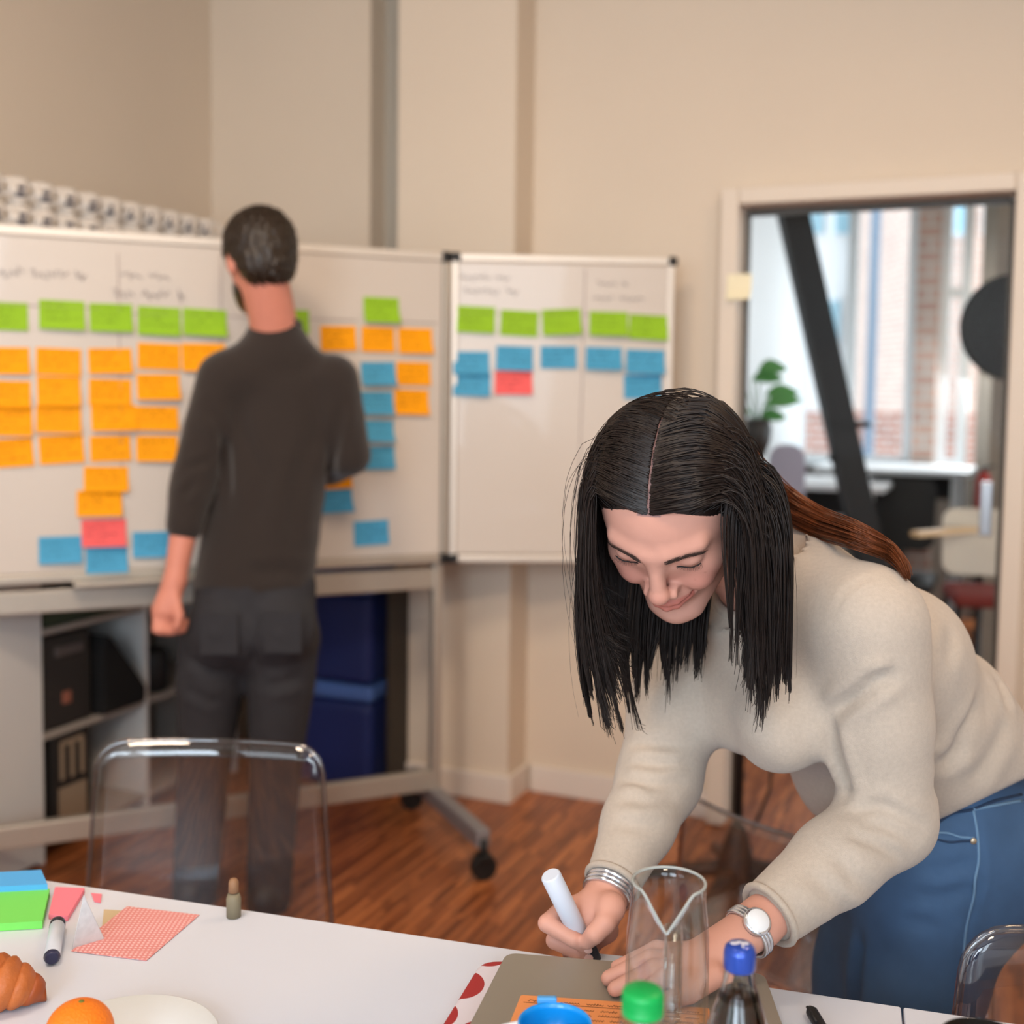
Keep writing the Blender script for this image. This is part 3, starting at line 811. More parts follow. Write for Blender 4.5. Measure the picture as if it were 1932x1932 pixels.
office_chair(1690, 5.7, 0.95, M_STEELB, 'black office chair beside the brick pier')
# white shell chair with red seat at the right
c = P(1842, 1030, 4.5)
t = empty('shell_chair', (c.x, c.y, 0), 'white shell chair with red seat pad behind the right edge of the door', 'chair', rz=TH + 0.2)
mb = MB(); mb.prism(rounded_rect(0.30, 0.26, 0.05), 0.02, Matrix.Translation((0.03, 0.05, 0.80)) @ Matrix.Rotation(math.radians(82), 4, 'X')); mb.build('backrest', mat('cream_shell', (210, 200, 186), 0.4), t)
mb = MB(); mb.box((0.03, -0.14, 0.62), (0.30, 0.32, 0.05), bevel=0.02); mb.build('seat', mat('dark_red_fabric', (112, 40, 34), 0.8), t)
mb = MB(); mb.bar((-0.25, -0.15, 0.845), (0.0, 0.05, 0.85), 0.04, 0.02); mb.build('armrest', mat('light_wood', (196, 160, 116), 0.5), t)
for sx in (-0.1, 0.16):
    for sy in (-0.27, 0.02):
        mb = MB(); mb.tube([(sx, sy, 0.6), (sx * 1.3, sy, 0.0)], 0.011, n=8); mb.build('leg', M_STEELB, t)
# fire extinguisher on the partition
c = P(1853, 972, 4.9)
t = empty('fire_extinguisher', (c.x, c.y, c.z), 'red fire extinguisher standing at the right behind the glass door', 'extinguisher')
mb = MB(); mb.lathe([(0, 0), (0.03, 0), (0.032, 0.01), (0.032, 0.15), (0.02, 0.18), (0.012, 0.185), (0, 0.186)], n=20); mb.build('cylinder', mat('signal_red', (150, 36, 26), 0.35), t)
mb = MB(); mb.lathe([(0.012, 0.185), (0.014, 0.2), (0, 0.205)], n=12); mb.bar((0, 0, 0.2), (0.04, -0.02, 0.21), 0.012, 0.008); mb.build('valve', M_BLACKP, t)
mb = MB(); mb.lathe([(0, -c.z), (0.1, -c.z), (0.1, -c.z + 0.02), (0.015, -c.z + 0.03), (0.015, -0.005), (0.04, -0.003), (0.04, -0.001), (0, -0.001)], n=16); mb.build('floor_stand', M_STEELB, t)
# large round black disc lamp near the partition
c = P(1908, 618, 4.2)
t = empty('disc_lamp', c, 'large black disc lamp hanging at the right behind the glass door', 'lamp')
R_ = Matrix.Rotation(math.radians(90), 3, 'X')
mb = MB(); mb.lathe([(0, -0.02), (0.15, -0.02), (0.185, -0.005), (0.19, 0.012), (0.18, 0.02), (0, 0.024)], n=40, axis=R_); mb.build('lamp_disc', mat('matt_black', (15, 14, 12), 0.6, var=0.1), t)
mb = MB(); mb.tube([(0, 0, 0.18), (0, 0, CEIL - c.z)], 0.004, n=6); mb.build('cord', M_BLACKP, t)

# houses across the yard
def house(nm, px0, px1, Y, z1, material, label, wins):
    p0, p1 = P(px0, 740, Y), P(px1, 740, Y)
    h = empty(nm, ((p0.x + p1.x) / 2, Y, 0), label, 'building')
    w = p1.x - p0.x
    mb = MB(); mb.box((0, 1.5, z1 / 2 - 2), (w, 3.0, z1 + 4)); mb.build('facade', material, h)
    for (a0, a1, b0, b1) in wins:
        q0, q1 = P(a0, b1, Y), P(a1, b0, Y)
        cx = (q0.x + q1.x) / 2 - (p0.x + p1.x) / 2
        mb = MB(); mb.box((cx, 0.0, (q0.z + q1.z) / 2), (q1.x - q0.x, 0.14, q1.z - q0.z), bevel=0.02); f = mb.build('window_frame', M_WHITEP, h)
        mb = MB(); mb.box((cx, -0.05, (q0.z + q1.z) / 2), ((q1.x - q0.x) * 0.8, 0.08, (q1.z - q0.z) * 0.86)); mb.build('pane', mat('sky_reflecting_pane', (150, 190, 205), 0.1, spec=0.8), f)
    return h
house('brick_house', 1728, 2000, 14.0, 14.0, M_BRICKP, 'brick house beyond the office window, on the right', [(1794, 1828, 388, 446), (1850, 1900, 388, 446)])
house('white_house', 1380, 1726, 17.3, 14.0, mat('white_render', (232, 234, 234), 0.8), 'white rendered house beyond the office window', [(1520, 1556, 400, 445), (1568, 1606, 400, 445), (1560, 1585, 560, 660), (1660, 1690, 600, 700)])
mb = MB(); c = P(1590, 830, 12.5); mb.box((c.x - 0.05, c.y, c.z / 2 - 2 + 0.1), (3.3, 0.3, c.z + 4.4)); tag(mb.build('yard_wall', M_BRICK), 'low red brick wall in the yard outside the office', 'wall')
c = P(1645, 640, 11.5)
mb = MB(); mb.tube([(c.x, c.y, -2), (c.x, c.y, 3.4), (c.x - 0.25, c.y, 4.2)], 0.05, n=10); tag(mb.build('street_lamp_post', mat('blue_grey_paint', (120, 134, 150), 0.5)), 'slim blue-grey post outside the office window', 'post')
# ---------------------------------------------------------------- tables
TZ = 0.74
TA, TB = PZ(84, 1660, TZ), PZ(1702, 1899, TZ)
TX = (TB - TA).normalized()
TROT = math.atan2(TX.y, TX.x)
M_TABLE = mat('white_table_laminate', (216, 221, 234), rough=0.32, var=0.012, nscale=4)
M_EDGE = mat('table_edge_band', (224, 214, 200), rough=0.5, var=0.02)
def table(x0, x1, label):
    t = empty('meeting_table', (TB.x, TB.y, 0), label, 'table', rz=TROT)
    mb = MB(); mb.box(((x0 + x1) / 2, -0.42, TZ - 0.0125), (x1 - x0, 0.84, 0.025), bevel=0.002); mb.build('table_top', M_TABLE, t)
    for xx in (x0 + 0.10, x1 - 0.10):
        for yy in (-0.76, -0.08):
            mb = MB(); mb.box((xx, yy, (TZ - 0.025) / 2), (0.045, 0.045, TZ - 0.025), bevel=0.004); mb.build('leg', M_ALU, t)
    mb = MB(); mb.box(((x0 + x1) / 2, -0.42, TZ - 0.05), (x1 - x0 - 0.2, 0.06, 0.04)); mb.build('crossbar', M_ALU, t)
    return t
table(-2.0, -0.0012, 'long white meeting table in the foreground with laptop and drinks')
table(0.0012, 1.3, 'white table joined on at the lower right corner')
def T(px, py, dz=0.0):
    return PZ(px, py, TZ + dz)

# ---------------------------------------------------------------- clear plastic chairs
M_POLY = thin_glass('clear_polycarbonate', (0.86, 0.88, 0.90), extra=0.07)
M_POLYE = thin_glass('polycarbonate_edge', (0.74, 0.74, 0.77), extra=0.10)
def ghost_chair(corner, uc, rz, label, wt=0.36, wb_=0.42, ht=0.81):
    c = empty('clear_chair', (0, 0, 0), label, 'chair', 'clear plastic chairs around the table', rz=rz)
    # backrest: curved sheet, rounded upper corners; local +y is behind the sitter, origin on the floor under the back
    nx, nz_ = 16, 14
    z0 = 0.44
    def pt(u, v):
        w = wb_ + (wt - wb_) * v
        x = (u - 0.5) * w
        y = 0.045 - 0.045 * math.cos((u - 0.5) * 2.2) * 1.0 + 0.07 * v
        return Vector((x, -y + 0.04 + 0.14 * v * 0 + 0.075 * v * 2 - 0.07 * v, z0 + (ht - z0) * v))
    k_ = Matrix.Rotation(rz, 3, 'Z') @ pt(uc, 1.0)
    c.location = (corner.x - k_.x, corner.y - k_.y, 0)      # the back's upper corner sits at the given point
    rc = 0.042
    def clampv(u, v):
        # round the two upper corners
        w = wt; hh = ht - z0
        x = abs(u - 0.5) * w; z = v * hh
        dx, dz = x - (w / 2 - rc), z - (hh - rc)
        if dx > 0 and dz > 0:
            l = math.hypot(dx, dz)
            if l > rc:
                x = w / 2 - rc + dx / l * rc; z = hh - rc + dz / l * rc
        return 0.5 + math.copysign(x / w, u - 0.5), z / hh
    mb = MB(); g = [[mb.bm.verts.new(pt(*clampv(i / nx, j / nz_))) for i in range(nx + 1)] for j in range(nz_ + 1)]
    for j in range(nz_):
        for i in range(nx):
            f = mb.bm.faces.new((g[j][i], g[j][i + 1], g[j + 1][i + 1], g[j + 1][i])); f.smooth = True
    o = mb.build('backrest', M_POLY, c)
    sm = o.modifiers.new('thickness', 'SOLIDIFY'); sm.thickness = 0.009; sm.offset = 0
    rim = [pt(*clampv(0, j / 20)) for j in range(0, 18)] + [pt(*clampv(0, v)) for v in (0.88, 0.92, 0.96)] + [pt(*clampv(i / 24, 1)) for i in range(25)] + [pt(*clampv(1, v)) for v in (0.96, 0.92, 0.88)] + [pt(*clampv(1, j / 20)) for j in range(17, -1, -1)]
    mb = MB(); mb.tube(rim, 0.0046, n=8); mb.build('back_rim', M_POLYE, c)
    mb = MB(); mb.prism(rounded_rect(0.42, 0.42, 0.05), 0.011, Matrix.Translation((0, -0.19, 0.435))); mb.build('seat', M_POLY, c)
    for sx in (-1, 1):
        mb = MB(); mb.tube([(sx * 0.18, 0.005, 0.435), (sx * 0.19, 0.05, 0.0)], [0.019, 0.013], n=10); mb.build('leg', M_POLYE, c)
        mb = MB(); mb.tube([(sx * 0.18, -0.37, 0.435), (sx * 0.185, -0.39, 0.0)], [0.019, 0.013], n=10); mb.build('leg', M_POLYE, c)
    return c
b1, b2 = PZ(184, 1402, 0.81), PZ(606, 1410, 0.81)
dd = (b2 - b1)
ghost_chair(b1, 0, math.atan2(dd.y, dd.x), 'clear plastic chair across the table in front of the standing man', wt=dd.length, wb_=dd.length + 0.05)
ghost_chair(PZ(1292, 1494, 0.69), 1, math.atan2(-0.773, 0.635) + math.pi, 'clear plastic chair pushed back behind the writing woman\'s arms', wt=0.31, wb_=0.36, ht=0.69)
ghost_chair(PZ(1824, 1754, 0.81), 0, TROT + 0.12, 'clear plastic chair at the lower right corner beside the woman\'s jeans')

# black star-base stand behind the clear chair
c = PZ(1388, 1690, 0.0)
st = empty('pedestal_stand', (c.x, c.y, 0), 'black pole on a star-shaped base, seen through the clear chair', 'stand')
mb = MB(); mb.tube([(0, 0, 0.06), (0, 0, 1.25)], 0.014, n=12); mb.build('pole', M_BLACKP, st)
mb = MB(); mb.lathe([(0.0, 0.03), (0.06, 0.035), (0.055, 0.08), (0.03, 0.17), (0.018, 0.20), (0, 0.2)], n=20); mb.build('hub', M_BLACKP, st)
for k in range(5):
    a_ = 2 * math.pi * k / 5 + 0.35
    mb = MB(); mb.tube([(0, 0, 0.08), (0.12 * math.cos(a_), 0.12 * math.sin(a_), 0.06), (0.28 * math.cos(a_), 0.28 * math.sin(a_), 0.025)], [0.026, 0.02, 0.015], n=10); mb.build('base_arm', M_BLACKP, st)
mb = MB(); mb.tube([(0.02, 0, 1.0), (0.04, -0.02, 0.7), (0.09, 0, 0.42), (0.085, 0, 0.3), (0.04, 0, 0.18)], 0.004, n=6); mb.build('cable', M_BLACKP, st)

# ---------------------------------------------------------------- laptop, card, sleeve, papers
def flat_prism(name, pix, z0, h, material, r=0.0, parent=None):
    """a flat thing on the table: its outline given by where its corners rest"""
    pts = [T(px, py, z0) for px, py in pix]
    c = sum(pts, Vector()) / len(pts)
    poly = [(p.x - c.x, p.y - c.y) for p in pts]
    if r > 0:
        out = []
        n = len(poly)
        for i in range(n):
            A, B, C_ = Vector(poly[i - 1]), Vector(poly[i]), Vector(poly[(i + 1) % n])
            u, v = (A - B).normalized(), (C_ - B).normalized()
            for k in range(6):
                t_ = k / 5
                p = B + u * r * (1 - t_) ** 2 + v * r * t_ ** 2
                out.append((p.x, p.y))
        poly = out
    area = sum(poly[i - 1][0] * poly[i][1] - poly[i][0] * poly[i - 1][1] for i in range(len(poly)))
    if area < 0: poly = poly[::-1]
    mb = MB(); mb.prism(poly, h)
    o = mb.build(name, material, parent)
    if parent is None: o.location = (c.x, c.y, TZ + z0)
    return o, Vector((c.x, c.y, TZ + z0))

def spots_material():
    mt = bpy.data.materials.new('red_drop_print'); mt.use_nodes = True
    nt = mt.node_tree; N = nt.nodes; L = nt.links; b = N['Principled BSDF']
    tc = N.new('ShaderNodeTexCoord')
    vo = N.new('ShaderNodeTexVoronoi'); vo.inputs['Scale'].default_value = 18.0; vo.inputs['Randomness'].default_value = 0.25
    vo.voronoi_dimensions = '2D'
    mp = N.new('ShaderNodeMapping'); mp.inputs['Rotation'].default_value = (0, 0, 0.5); mp.inputs['Scale'].default_value = (1.0, 0.8, 1)
    L.new(tc.outputs['Object'], mp.inputs[0]); L.new(mp.outputs[0], vo.inputs['Vector'])
    lt = N.new('ShaderNodeMath'); lt.operation = 'LESS_THAN'; lt.inputs[1].default_value = 0.43; L.new(vo.outputs['Distance'], lt.inputs[0])
    mx = N.new('ShaderNodeMix'); mx.data_type = 'RGBA'; L.new(lt.outputs[0], mx.inputs[0])
    mx.inputs[6].default_value = lin((222, 214, 222)) + (1,); mx.inputs[7].default_value = lin((166, 40, 40)) + (1,)
    L.new(mx.outputs[2], b.inputs['Base Color']); b.inputs['Roughness'].default_value = 0.6
    return mt
SL = [(908, 1831), (1000, 1833), (1060, 2010), (800, 2010)]
slv, _ = flat_prism('laptop_sleeve', SL, 0.0005, 0.012, spots_material(), r=0.02)
bv = slv.modifiers.new('bevel', 'BEVEL'); bv.width = 0.004; bv.segments = 3
tag(slv, 'white laptop sleeve with red drop pattern, sticking out under the laptop', 'sleeve')
lp = empty('laptop', T(1200, 1900, 0.013), 'closed grey laptop under the orange card', 'laptop')
LP = [(955, 1822), (1442, 1862), (1500, 2030), (870, 1990)]
M_LAP = mat('warm_grey_aluminium', (150, 141, 128), rough=0.45, metal=0.25, var=0.02)
base = lp.location
def lap_part(name, inset, z, h, material, r):
    pts = [T(px, py, 0.013) for px, py in LP]; c_ = sum(pts, Vector()) / 4
    pts = [c_ + (p - c_) * (1 - inset) for p in pts]
    poly = []
    for i in range(4):
        A, B, C_ = pts[i - 1], pts[i], pts[(i + 1) % 4]
        u, v = (A - B).normalized(), (C_ - B).normalized()
        for k in range(7):
            t_ = k / 6; p = B + u * r * (1 - t_) ** 2 + v * r * t_ ** 2
            poly.append((p.x - base.x, p.y - base.y))
    ar = sum(poly[i - 1][0] * poly[i][1] - poly[i][0] * poly[i - 1][1] for i in range(len(poly)))
    if ar < 0: poly = poly[::-1]
    mb = MB(); mb.prism(poly, h, Matrix.Translation((0, 0, z))); o = mb.build(name, material, lp)
    bv = o.modifiers.new('bevel', 'BEVEL'); bv.width = 0.0012; bv.segments = 2; bv.limit_method = 'ANGLE'
lap_part('laptop_base', 0.0, 0.0, 0.009, M_LAP, 0.014); lap_part('laptop_lid', 0.002, 0.0096, 0.0055, M_LAP, 0.014)
LTOP = 0.013 + 0.0152
CARD = [(983, 1878), (1338, 1903), (1345, 1990), (950, 1960)]
card, cpos = flat_prism('index_card', CARD, LTOP, 0.0006, mat('orange_card_paper', (236, 152, 92), 0.75, var=0.03), r=0.003)
tag(card, 'orange index card with upside-down handwriting on the laptop', 'card')
# handwriting on the card, facing the woman
M_PEN = mat('brown_black_ink', (74, 36, 22), 0.7, var=0.0)
q0, q1 = T(983, 1878, LTOP), T(1338, 1903, LTOP)
cx_ = (q1 - q0).normalized(); cy_ = Vector((-cx_.y, cx_.x, 0))
mb = MB()
Lc = (q1 - q0).length
rr = random.Random(3)
for ln in range(9):
    off = -0.010 - 0.0085 * ln - (0.003 if ln else 0)
    x = 0.008 if ln < 1 else 0.055
    while x < Lc - 0.01:
        wl = rr.uniform(0.008, 0.022)
        pts = []
        k = int(wl / 0.0009)
        ph = rr.random() * 6
        for i in range(k):
            xx = x + wl * i / k
            amp = 0.0013 * math.sin(i * 2.1 + ph) + (0.0016 if rr.random() < 0.12 else 0)
            p = q0 + cx_ * xx + cy_ * (off + amp); pts.append(p - cpos + Vector((0, 0, 0.0007)))
        if len(pts) > 2: mb.tube(pts, 0.00033, n=4)
        x += wl + rr.uniform(0.003, 0.006)
    if ln == 0:
        mb.tube([q0 + cx_ * 0.004 + cy_ * (off - 0.0038) - cpos + Vector((0, 0, 0.0007)), q0 + cx_ * (Lc - 0.004) + cy_ * (off - 0.0038) - cpos + Vector((0, 0, 0.0007))], 0.0003, n=4)
hw = mb.build('handwriting', M_PEN, card); hw['kind'] = 'stuff'
# sheet of white paper under the writing hand
ps, _ = flat_prism('paper_sheet', [(1020, 1815), (1120, 1799), (1190, 1806), (1330, 1842), (1260, 1870), (1040, 1835)], 0.0006, 0.0005, mat('white_paper', (228, 232, 240), 0.8, var=0.01))
ps.location.z += 0
tag(ps, 'white sheet of paper under the writing hand at the table edge', 'paper')

# ---------------------------------------------------------------- glass carafe with inner tube
c = P(1262, 1665, 1.05)
cz = c.z - TZ - LTOP
M_CG = mat('clear_bottle_glass', (250, 252, 252), rough=0.0, trans=1.0, ior=1.42, var=0.0)
M_CAR = thin_glass('carafe_glass', (0.95, 0.97, 0.97), extra=0.03)
car = empty('carafe', (c.x, c.y, TZ + LTOP + 0.0008), 'tall clear glass carafe with a notched spout, standing on the laptop', 'carafe')
R0, R1, th = 0.0385, 0.0345, 0.0022
bm = bmesh.new(); n = 72; rings = []
prof_o = [(0.0, 0.0), (0.030, 0.0), (0.0365, 0.004), (R0, 0.015), (R0, 0.06), (R0 - 0.0005, 0.10), (R1 + 0.0015, cz - 0.03), (R1, cz - 0.012), (R1, cz)]
prof_i = [(R1 - th, cz), (R1 - th, cz - 0.012), (R1 + 0.0015 - th, cz - 0.03), (R0 - 0.0005 - th, 0.10), (R0 - th, 0.06), (R0 - th, 0.015), (0.033, 0.008), (0.0, 0.007)]
sdir = math.atan2(-c.y, -c.x - 0.03)        # spout faces the photographer
for (r, z) in prof_o + prof_i:
    if r == 0: rings.append([bm.verts.new((0, 0, z))]); continue
    ring = []
    for k in range(n):
        a_ = 2 * math.pi * k / n
        da = (a_ - sdir + math.pi) % (2 * math.pi) - math.pi
        tt = max(0.0, 1 - abs(da) / 0.80)
        lift = max(0.0, (z - (cz - 0.06)) / 0.06)
        dz = -0.032 * (tt ** 1.35) * lift; dr = 0.006 * (tt ** 2) * lift
        ring.append(bm.verts.new(((r + dr) * math.cos(a_), (r + dr) * math.sin(a_), z + dz)))
    rings.append(ring)
for i in range(len(rings) - 1):
    A, B = rings[i], rings[i + 1]
    for k in range(n):
        k2 = (k + 1) % n
        if len(A) == 1: f = bm.faces.new((A[0], B[k2], B[k]))
        elif len(B) == 1: f = bm.faces.new((A[k], A[k2], B[0]))
        else: f = bm.faces.new((A[k], A[k2], B[k2], B[k]))
        f.smooth = True
bmesh.ops.recalc_face_normals(bm, faces=bm.faces)
me = bpy.data.meshes.new('carafe_body'); bm.to_mesh(me); bm.free(); link('carafe_body', me, M_CAR, car)
rim_pts = []
for k in range(n + 1):
    a_ = 2 * math.pi * k / n
    da = (a_ - sdir + math.pi) % (2 * math.pi) - math.pi
    tt = max(0.0, 1 - abs(da) / 0.80)
    r = R1 - th / 2 + 0.006 * tt ** 2
    rim_pts.append((r * math.cos(a_), r * math.sin(a_), cz - 0.032 * tt ** 1.35))
mb = MB(); mb.tube(rim_pts, 0.0015, n=8, caps=False); mb.build('carafe_rim', mat('rim_glass', (222, 228, 224), 0.08, trans=0.5, ior=1.2, var=0.0), car)
mb = MB(); hz_ = cz - 0.045
mb.lathe([(0, 0.008), (0.008, 0.0085), (0.0088, 0.014), (0.0088, hz_), (0.0076, hz_), (0.0076, 0.015), (0, 0.012)], n=32, c=(0.006, 0.004, 0)); mb.build('inner_tube', M_CAR, car)

# ---------------------------------------------------------------- lemonade bottle with blue crown
c = P(1396, 1790, 0.93)
bh = c.z - TZ - LTOP
bot = empty('cola_bottle', (c.x, c.y, TZ + LTOP + 0.0008), 'small clear bottle of brown soda with a blue cap', 'bottle')
def bprof(sh):
    return [(0.0, 0.0), (0.026 - sh, 0.0), (0.029 - sh, 0.004 + sh), (0.029 - sh, bh * 0.42), (0.0265 - sh, bh * 0.52), (0.0195 - sh, bh * 0.66), (0.0135 - sh, bh * 0.79), (0.0118 - sh, bh * 0.88), (0.0118 - sh, bh - 0.004)]
mb = MB(); o_ = bprof(0); i_ = [(r, z + (0.003 if k < 2 else 0)) for k, (r, z) in enumerate(bprof(0.0018))][::-1]
mb.lathe(o_ + i_, n=40); mb.build('bottle_glass', M_CG, bot)
M_COLA = mat('brown_soda', (96, 44, 14), rough=0.0, trans=0.85, ior=1.33, var=0.0)
lv = bh * 0.755
pr = [(r, z + (0.0035 if k < 2 else 0)) for k, (r, z) in enumerate(bprof(0.0019))]
pr = [q for q in pr if q[1] < lv] + [(0.0134, lv), (0.0, lv)]
mb = MB(); mb.lathe(pr, n=40); mb.build('soda', M_COLA, bot)
mb = MB()
prof = [(0, bh + 0.0035), (0.0095, bh + 0.0032), (0.0122, bh + 0.0005), (0.0132, bh - 0.004), (0.0132, bh - 0.016), (0.0126, bh - 0.0175), (0.0121, bh - 0.017), (0.0121, bh - 0.003), (0, bh + 0.0005)]
mb.lathe(prof, n=42); mb.build('cap', mat('blue_cap_metal', (38, 76, 178), 0.3, 0.35, var=0.05, coat=0.4), bot)
mb = MB()
for k, (x, y, sx, sy) in enumerate(((-0.004, 0.0012, 0.0042, 0.0028), (0.004, 0.0012, 0.0038, 0.0028), (0, 0.003, 0.0028, 0.0022), (0.0015, -0.003, 0.0012, 0.0036))):
    mb.lathe([(0, 0.0006), (0.7, 0.0005), (1, 0.0)], n=16, c=(0, 0, 0))
    for v in list(mb.bm.verts)[-33:]:
        v.co = Vector((v.co.x * sx + x, v.co.y * sy + y, v.co.z + bh + 0.0033))
mb.build('cap_emblem', mat('cap_white_print', (214, 214, 228), 0.4), bot)
# printed label on the bottle shoulder
mb = MB(); n_ = 30; prev = None
for k in range(n_ + 1):
    a_ = math.atan2(-c.y, -c.x) - 1.2 + 2.4 * k / n_
    A = mb.bm.verts.new((0.0294 * math.cos(a_), 0.0294 * math.sin(a_), 0.012)); B = mb.bm.verts.new((0.0294 * math.cos(a_), 0.0294 * math.sin(a_), bh * 0.41))
    if prev: mb.bm.faces.new((prev[0], A, B, prev[1]))
    prev = (A, B)
mb.build('label', mat('gold_red_label', (150, 92, 44), 0.6, var=0.35, nscale=60), bot)

# ---------------------------------------------------------------- plastic bottle with green cap
c = P(1213, 1868, 0.82)
gh = c.z - TZ - LTOP
gb_ = empty('water_bottle', (c.x, c.y, TZ + LTOP + 0.0008), 'clear plastic bottle with a bright green screw cap', 'bottle')
M_GREENC = mat('bright_green_plastic', (10, 176, 84), 0.35, var=0.04)
mb = MB(); mb.lathe([(0, gh), (0.0125, gh), (0.0143, gh - 0.0012), (0.0149, gh - 0.004), (0.0149, gh - 0.0135), (0.0153, gh - 0.014), (0.0153, gh - 0.018), (0.0145, gh - 0.0185), (0.0138, gh - 0.018), (0.0138, gh - 0.003), (0, gh - 0.002)], n=60)
for k in range(60):
    a_ = 2 * math.pi * k / 60
    mb.box((0.0150 * math.cos(a_), 0.0150 * math.sin(a_), gh - 0.0085), (0.0006, 0.0007, 0.009), Matrix.Rotation(a_, 3, 'Z'))
mb.build('screw_cap', M_GREENC, gb_)
mb = MB(); mb.lathe([(0.0132, gh - 0.004), (0.0132, gh - 0.022), (0.0165, gh - 0.024), (0.0165, gh - 0.026), (0.0132, gh - 0.028), (0.016, gh - 0.045), (0.030, gh - 0.085), (0.032, gh - 0.10), (0.032, 0.015), (0.028, 0.0), (0, 0.002)], n=40); mb.build('bottle_body', thin_glass('clear_pet', (0.86, 0.92, 0.9), extra=0.05), gb_)

# ---------------------------------------------------------------- blue mug
c = P(1047, 1928, 1.0)
mh = c.z - TZ - LTOP
mug = empty('mug', (c.x, c.y, TZ + LTOP + 0.0008), 'white mug with bright blue inside and rim tab, at the lower edge', 'mug')
mr = 0.0335
M_MUGB = mat('bright_blue_glaze', (16, 150, 235), 0.25, var=0.03, coat=0.3); M_MUGW = mat('white_glaze', (226, 226, 230), 0.25, var=0.02)
mb = MB(); mb.lathe([(0, 0), (mr * 0.86, 0), (mr * 0.92, 0.006), (mr, mh - 0.004), (mr - 0.0005, mh - 0.001)], n=48); mb.build('mug_body', M_MUGW, mug)
mb = MB(); mb.lathe([(mr - 0.0005, mh - 0.001), (mr - 0.0015, mh), (mr - 0.003, mh - 0.001), (mr - 0.0035, mh - 0.006), (mr * 0.86 - 0.002, 0.008), (0, 0.006)], n=48); mb.build('mug_inside', M_MUGB, mug)
mb = MB(); mb.box((-0.006, mr + 0.001, mh + 0.0005), (0.018, 0.006, 0.007), bevel=0.0015); mb.build('rim_tab', mat('light_blue_tab', (84, 164, 226), 0.35), mug)
mb = MB(); mb.tube([(-mr * 0.95, 0.004, mh - 0.006), (-mr - 0.012, 0.006, mh - 0.010), (-mr - 0.018, 0.006, mh * 0.55), (-mr - 0.010, 0.006, mh * 0.25), (-mr * 0.93, 0.004, mh * 0.2)], 0.0035, n=10); mb.build('handle', M_MUGW, mug)

# ---------------------------------------------------------------- pen and drinking glass at the right
pa, pb = T(1528, 1903, 0.010), T(1580, 1990, 0.006)
pen = empty('black_pen', pa, 'black ballpoint pen lying on the table near the joint', 'pen')
pd = (pb - pa)
mb = MB(); mb.tube([Vector(), pd * 0.08, pd * 0.6, pd], [0.0035, 0.0062, 0.006, 0.004], n=14); mb.build('pen_body', M_BLACKP, pen)
mb = MB(); mb.tube([pd * 0.04 + Vector((-0.004, -0.001, 0.004)), pd * 0.4 + Vector((-0.004, -0.001, 0.0045))], 0.0016, n=8); mb.build('pen_clip', M_BLACKP, pen)
c = P(1862, 1966, 0.90)
gl = empty('drinking_glass', (c.x, c.y, TZ + 0.0008), 'empty drinking glass cut off by the lower right corner', 'glass')
gh2 = c.z - TZ
mb = MB(); mb.lathe([(0, 0), (0.026, 0), (0.030, 0.004), (0.036, gh2), (0.0345, gh2), (0.029, 0.008), (0, 0.007)], n=40); mb.build('glass_body', M_CG, gl)

# ---------------------------------------------------------------- left: note pads, pink papers, marker, tent card, snack
PAD = {'green': mat('green_pad_paper', (122, 222, 96), 0.7, var=0.03), 'blue': mat('blue_pad_paper', (84, 172, 236), 0.7, var=0.03), 'pink': mat('pink_pad_paper', (246, 130, 146), 0.7, var=0.03)}
o, _ = flat_prism('note_pad', [(-70, 1700), (94, 1690), (80, 1752), (-95, 1762)], 0.0006, 0.009, PAD['green']); tag(o, 'thick bright green note pad at the left edge of the table', 'note pad', 'note pads on the table')
o, _ = flat_prism('note_pad', [(-60, 1672), (78, 1664), (90, 1692), (-66, 1700)], 0.0006, 0.016, PAD['blue']); tag(o, 'bright blue note pad behind the green one', 'note pad', 'note pads on the table')
o, _ = flat_prism('note_pad', [(104, 1682), (160, 1684), (128, 1738), (92, 1734)], 0.0006, 0.006, PAD['pink']); tag(o, 'pink note pad to the right of the green pad', 'note pad', 'note pads on the table')
o, _ = flat_prism('pink_scrap', [(172, 1686), (192, 1688), (190, 1704), (178, 1702)], 0.0006, 0.001, PAD['pink']); tag(o, 'tiny pink paper scrap behind the tent card', 'paper')
def dotted():
    mt = bpy.data.materials.new('pink_dotted_print'); mt.use_nodes = True
    nt = mt.node_tree; N = nt.nodes; L = nt.links; b = N['Principled BSDF']
    tc = N.new('ShaderNodeTexCoord'); vo = N.new('ShaderNodeTexVoronoi'); vo.voronoi_dimensions = '2D'; vo.inputs['Scale'].default_value = 190; vo.inputs['Randomness'].default_value = 0.0
    L.new(tc.outputs['Object'], vo.inputs['Vector'])
    lt = N.new('ShaderNodeMath'); lt.operation = 'LESS_THAN'; lt.inputs[1].default_value = 0.3; L.new(vo.outputs['Distance'], lt.inputs[0])
    mx = N.new('ShaderNodeMix'); mx.data_type = 'RGBA'; L.new(lt.outputs[0], mx.inputs[0])
    mx.inputs[6].default_value = lin((222, 142, 138)) + (1,); mx.inputs[7].default_value = lin((236, 190, 188)) + (1,)
    L.new(mx.outputs[2], b.inputs['Base Color']); b.inputs['Roughness'].default_value = 0.75
    return mt
o, _ = flat_prism('patterned_paper', [(240, 1711), (376, 1727), (276, 1813), (134, 1795)], 0.0006, 0.0008, dotted()); tag(o, 'pink dotted paper sheet on the table', 'paper')
o, _ = flat_prism('kraft_paper', [(196, 1716), (300, 1722), (250, 1740), (190, 1775)], 0.0003, 0.0002, mat('kraft_paper', (206, 184, 148), 0.8)); tag(o, 'strip of tan paper under the pink dotted sheet', 'paper')
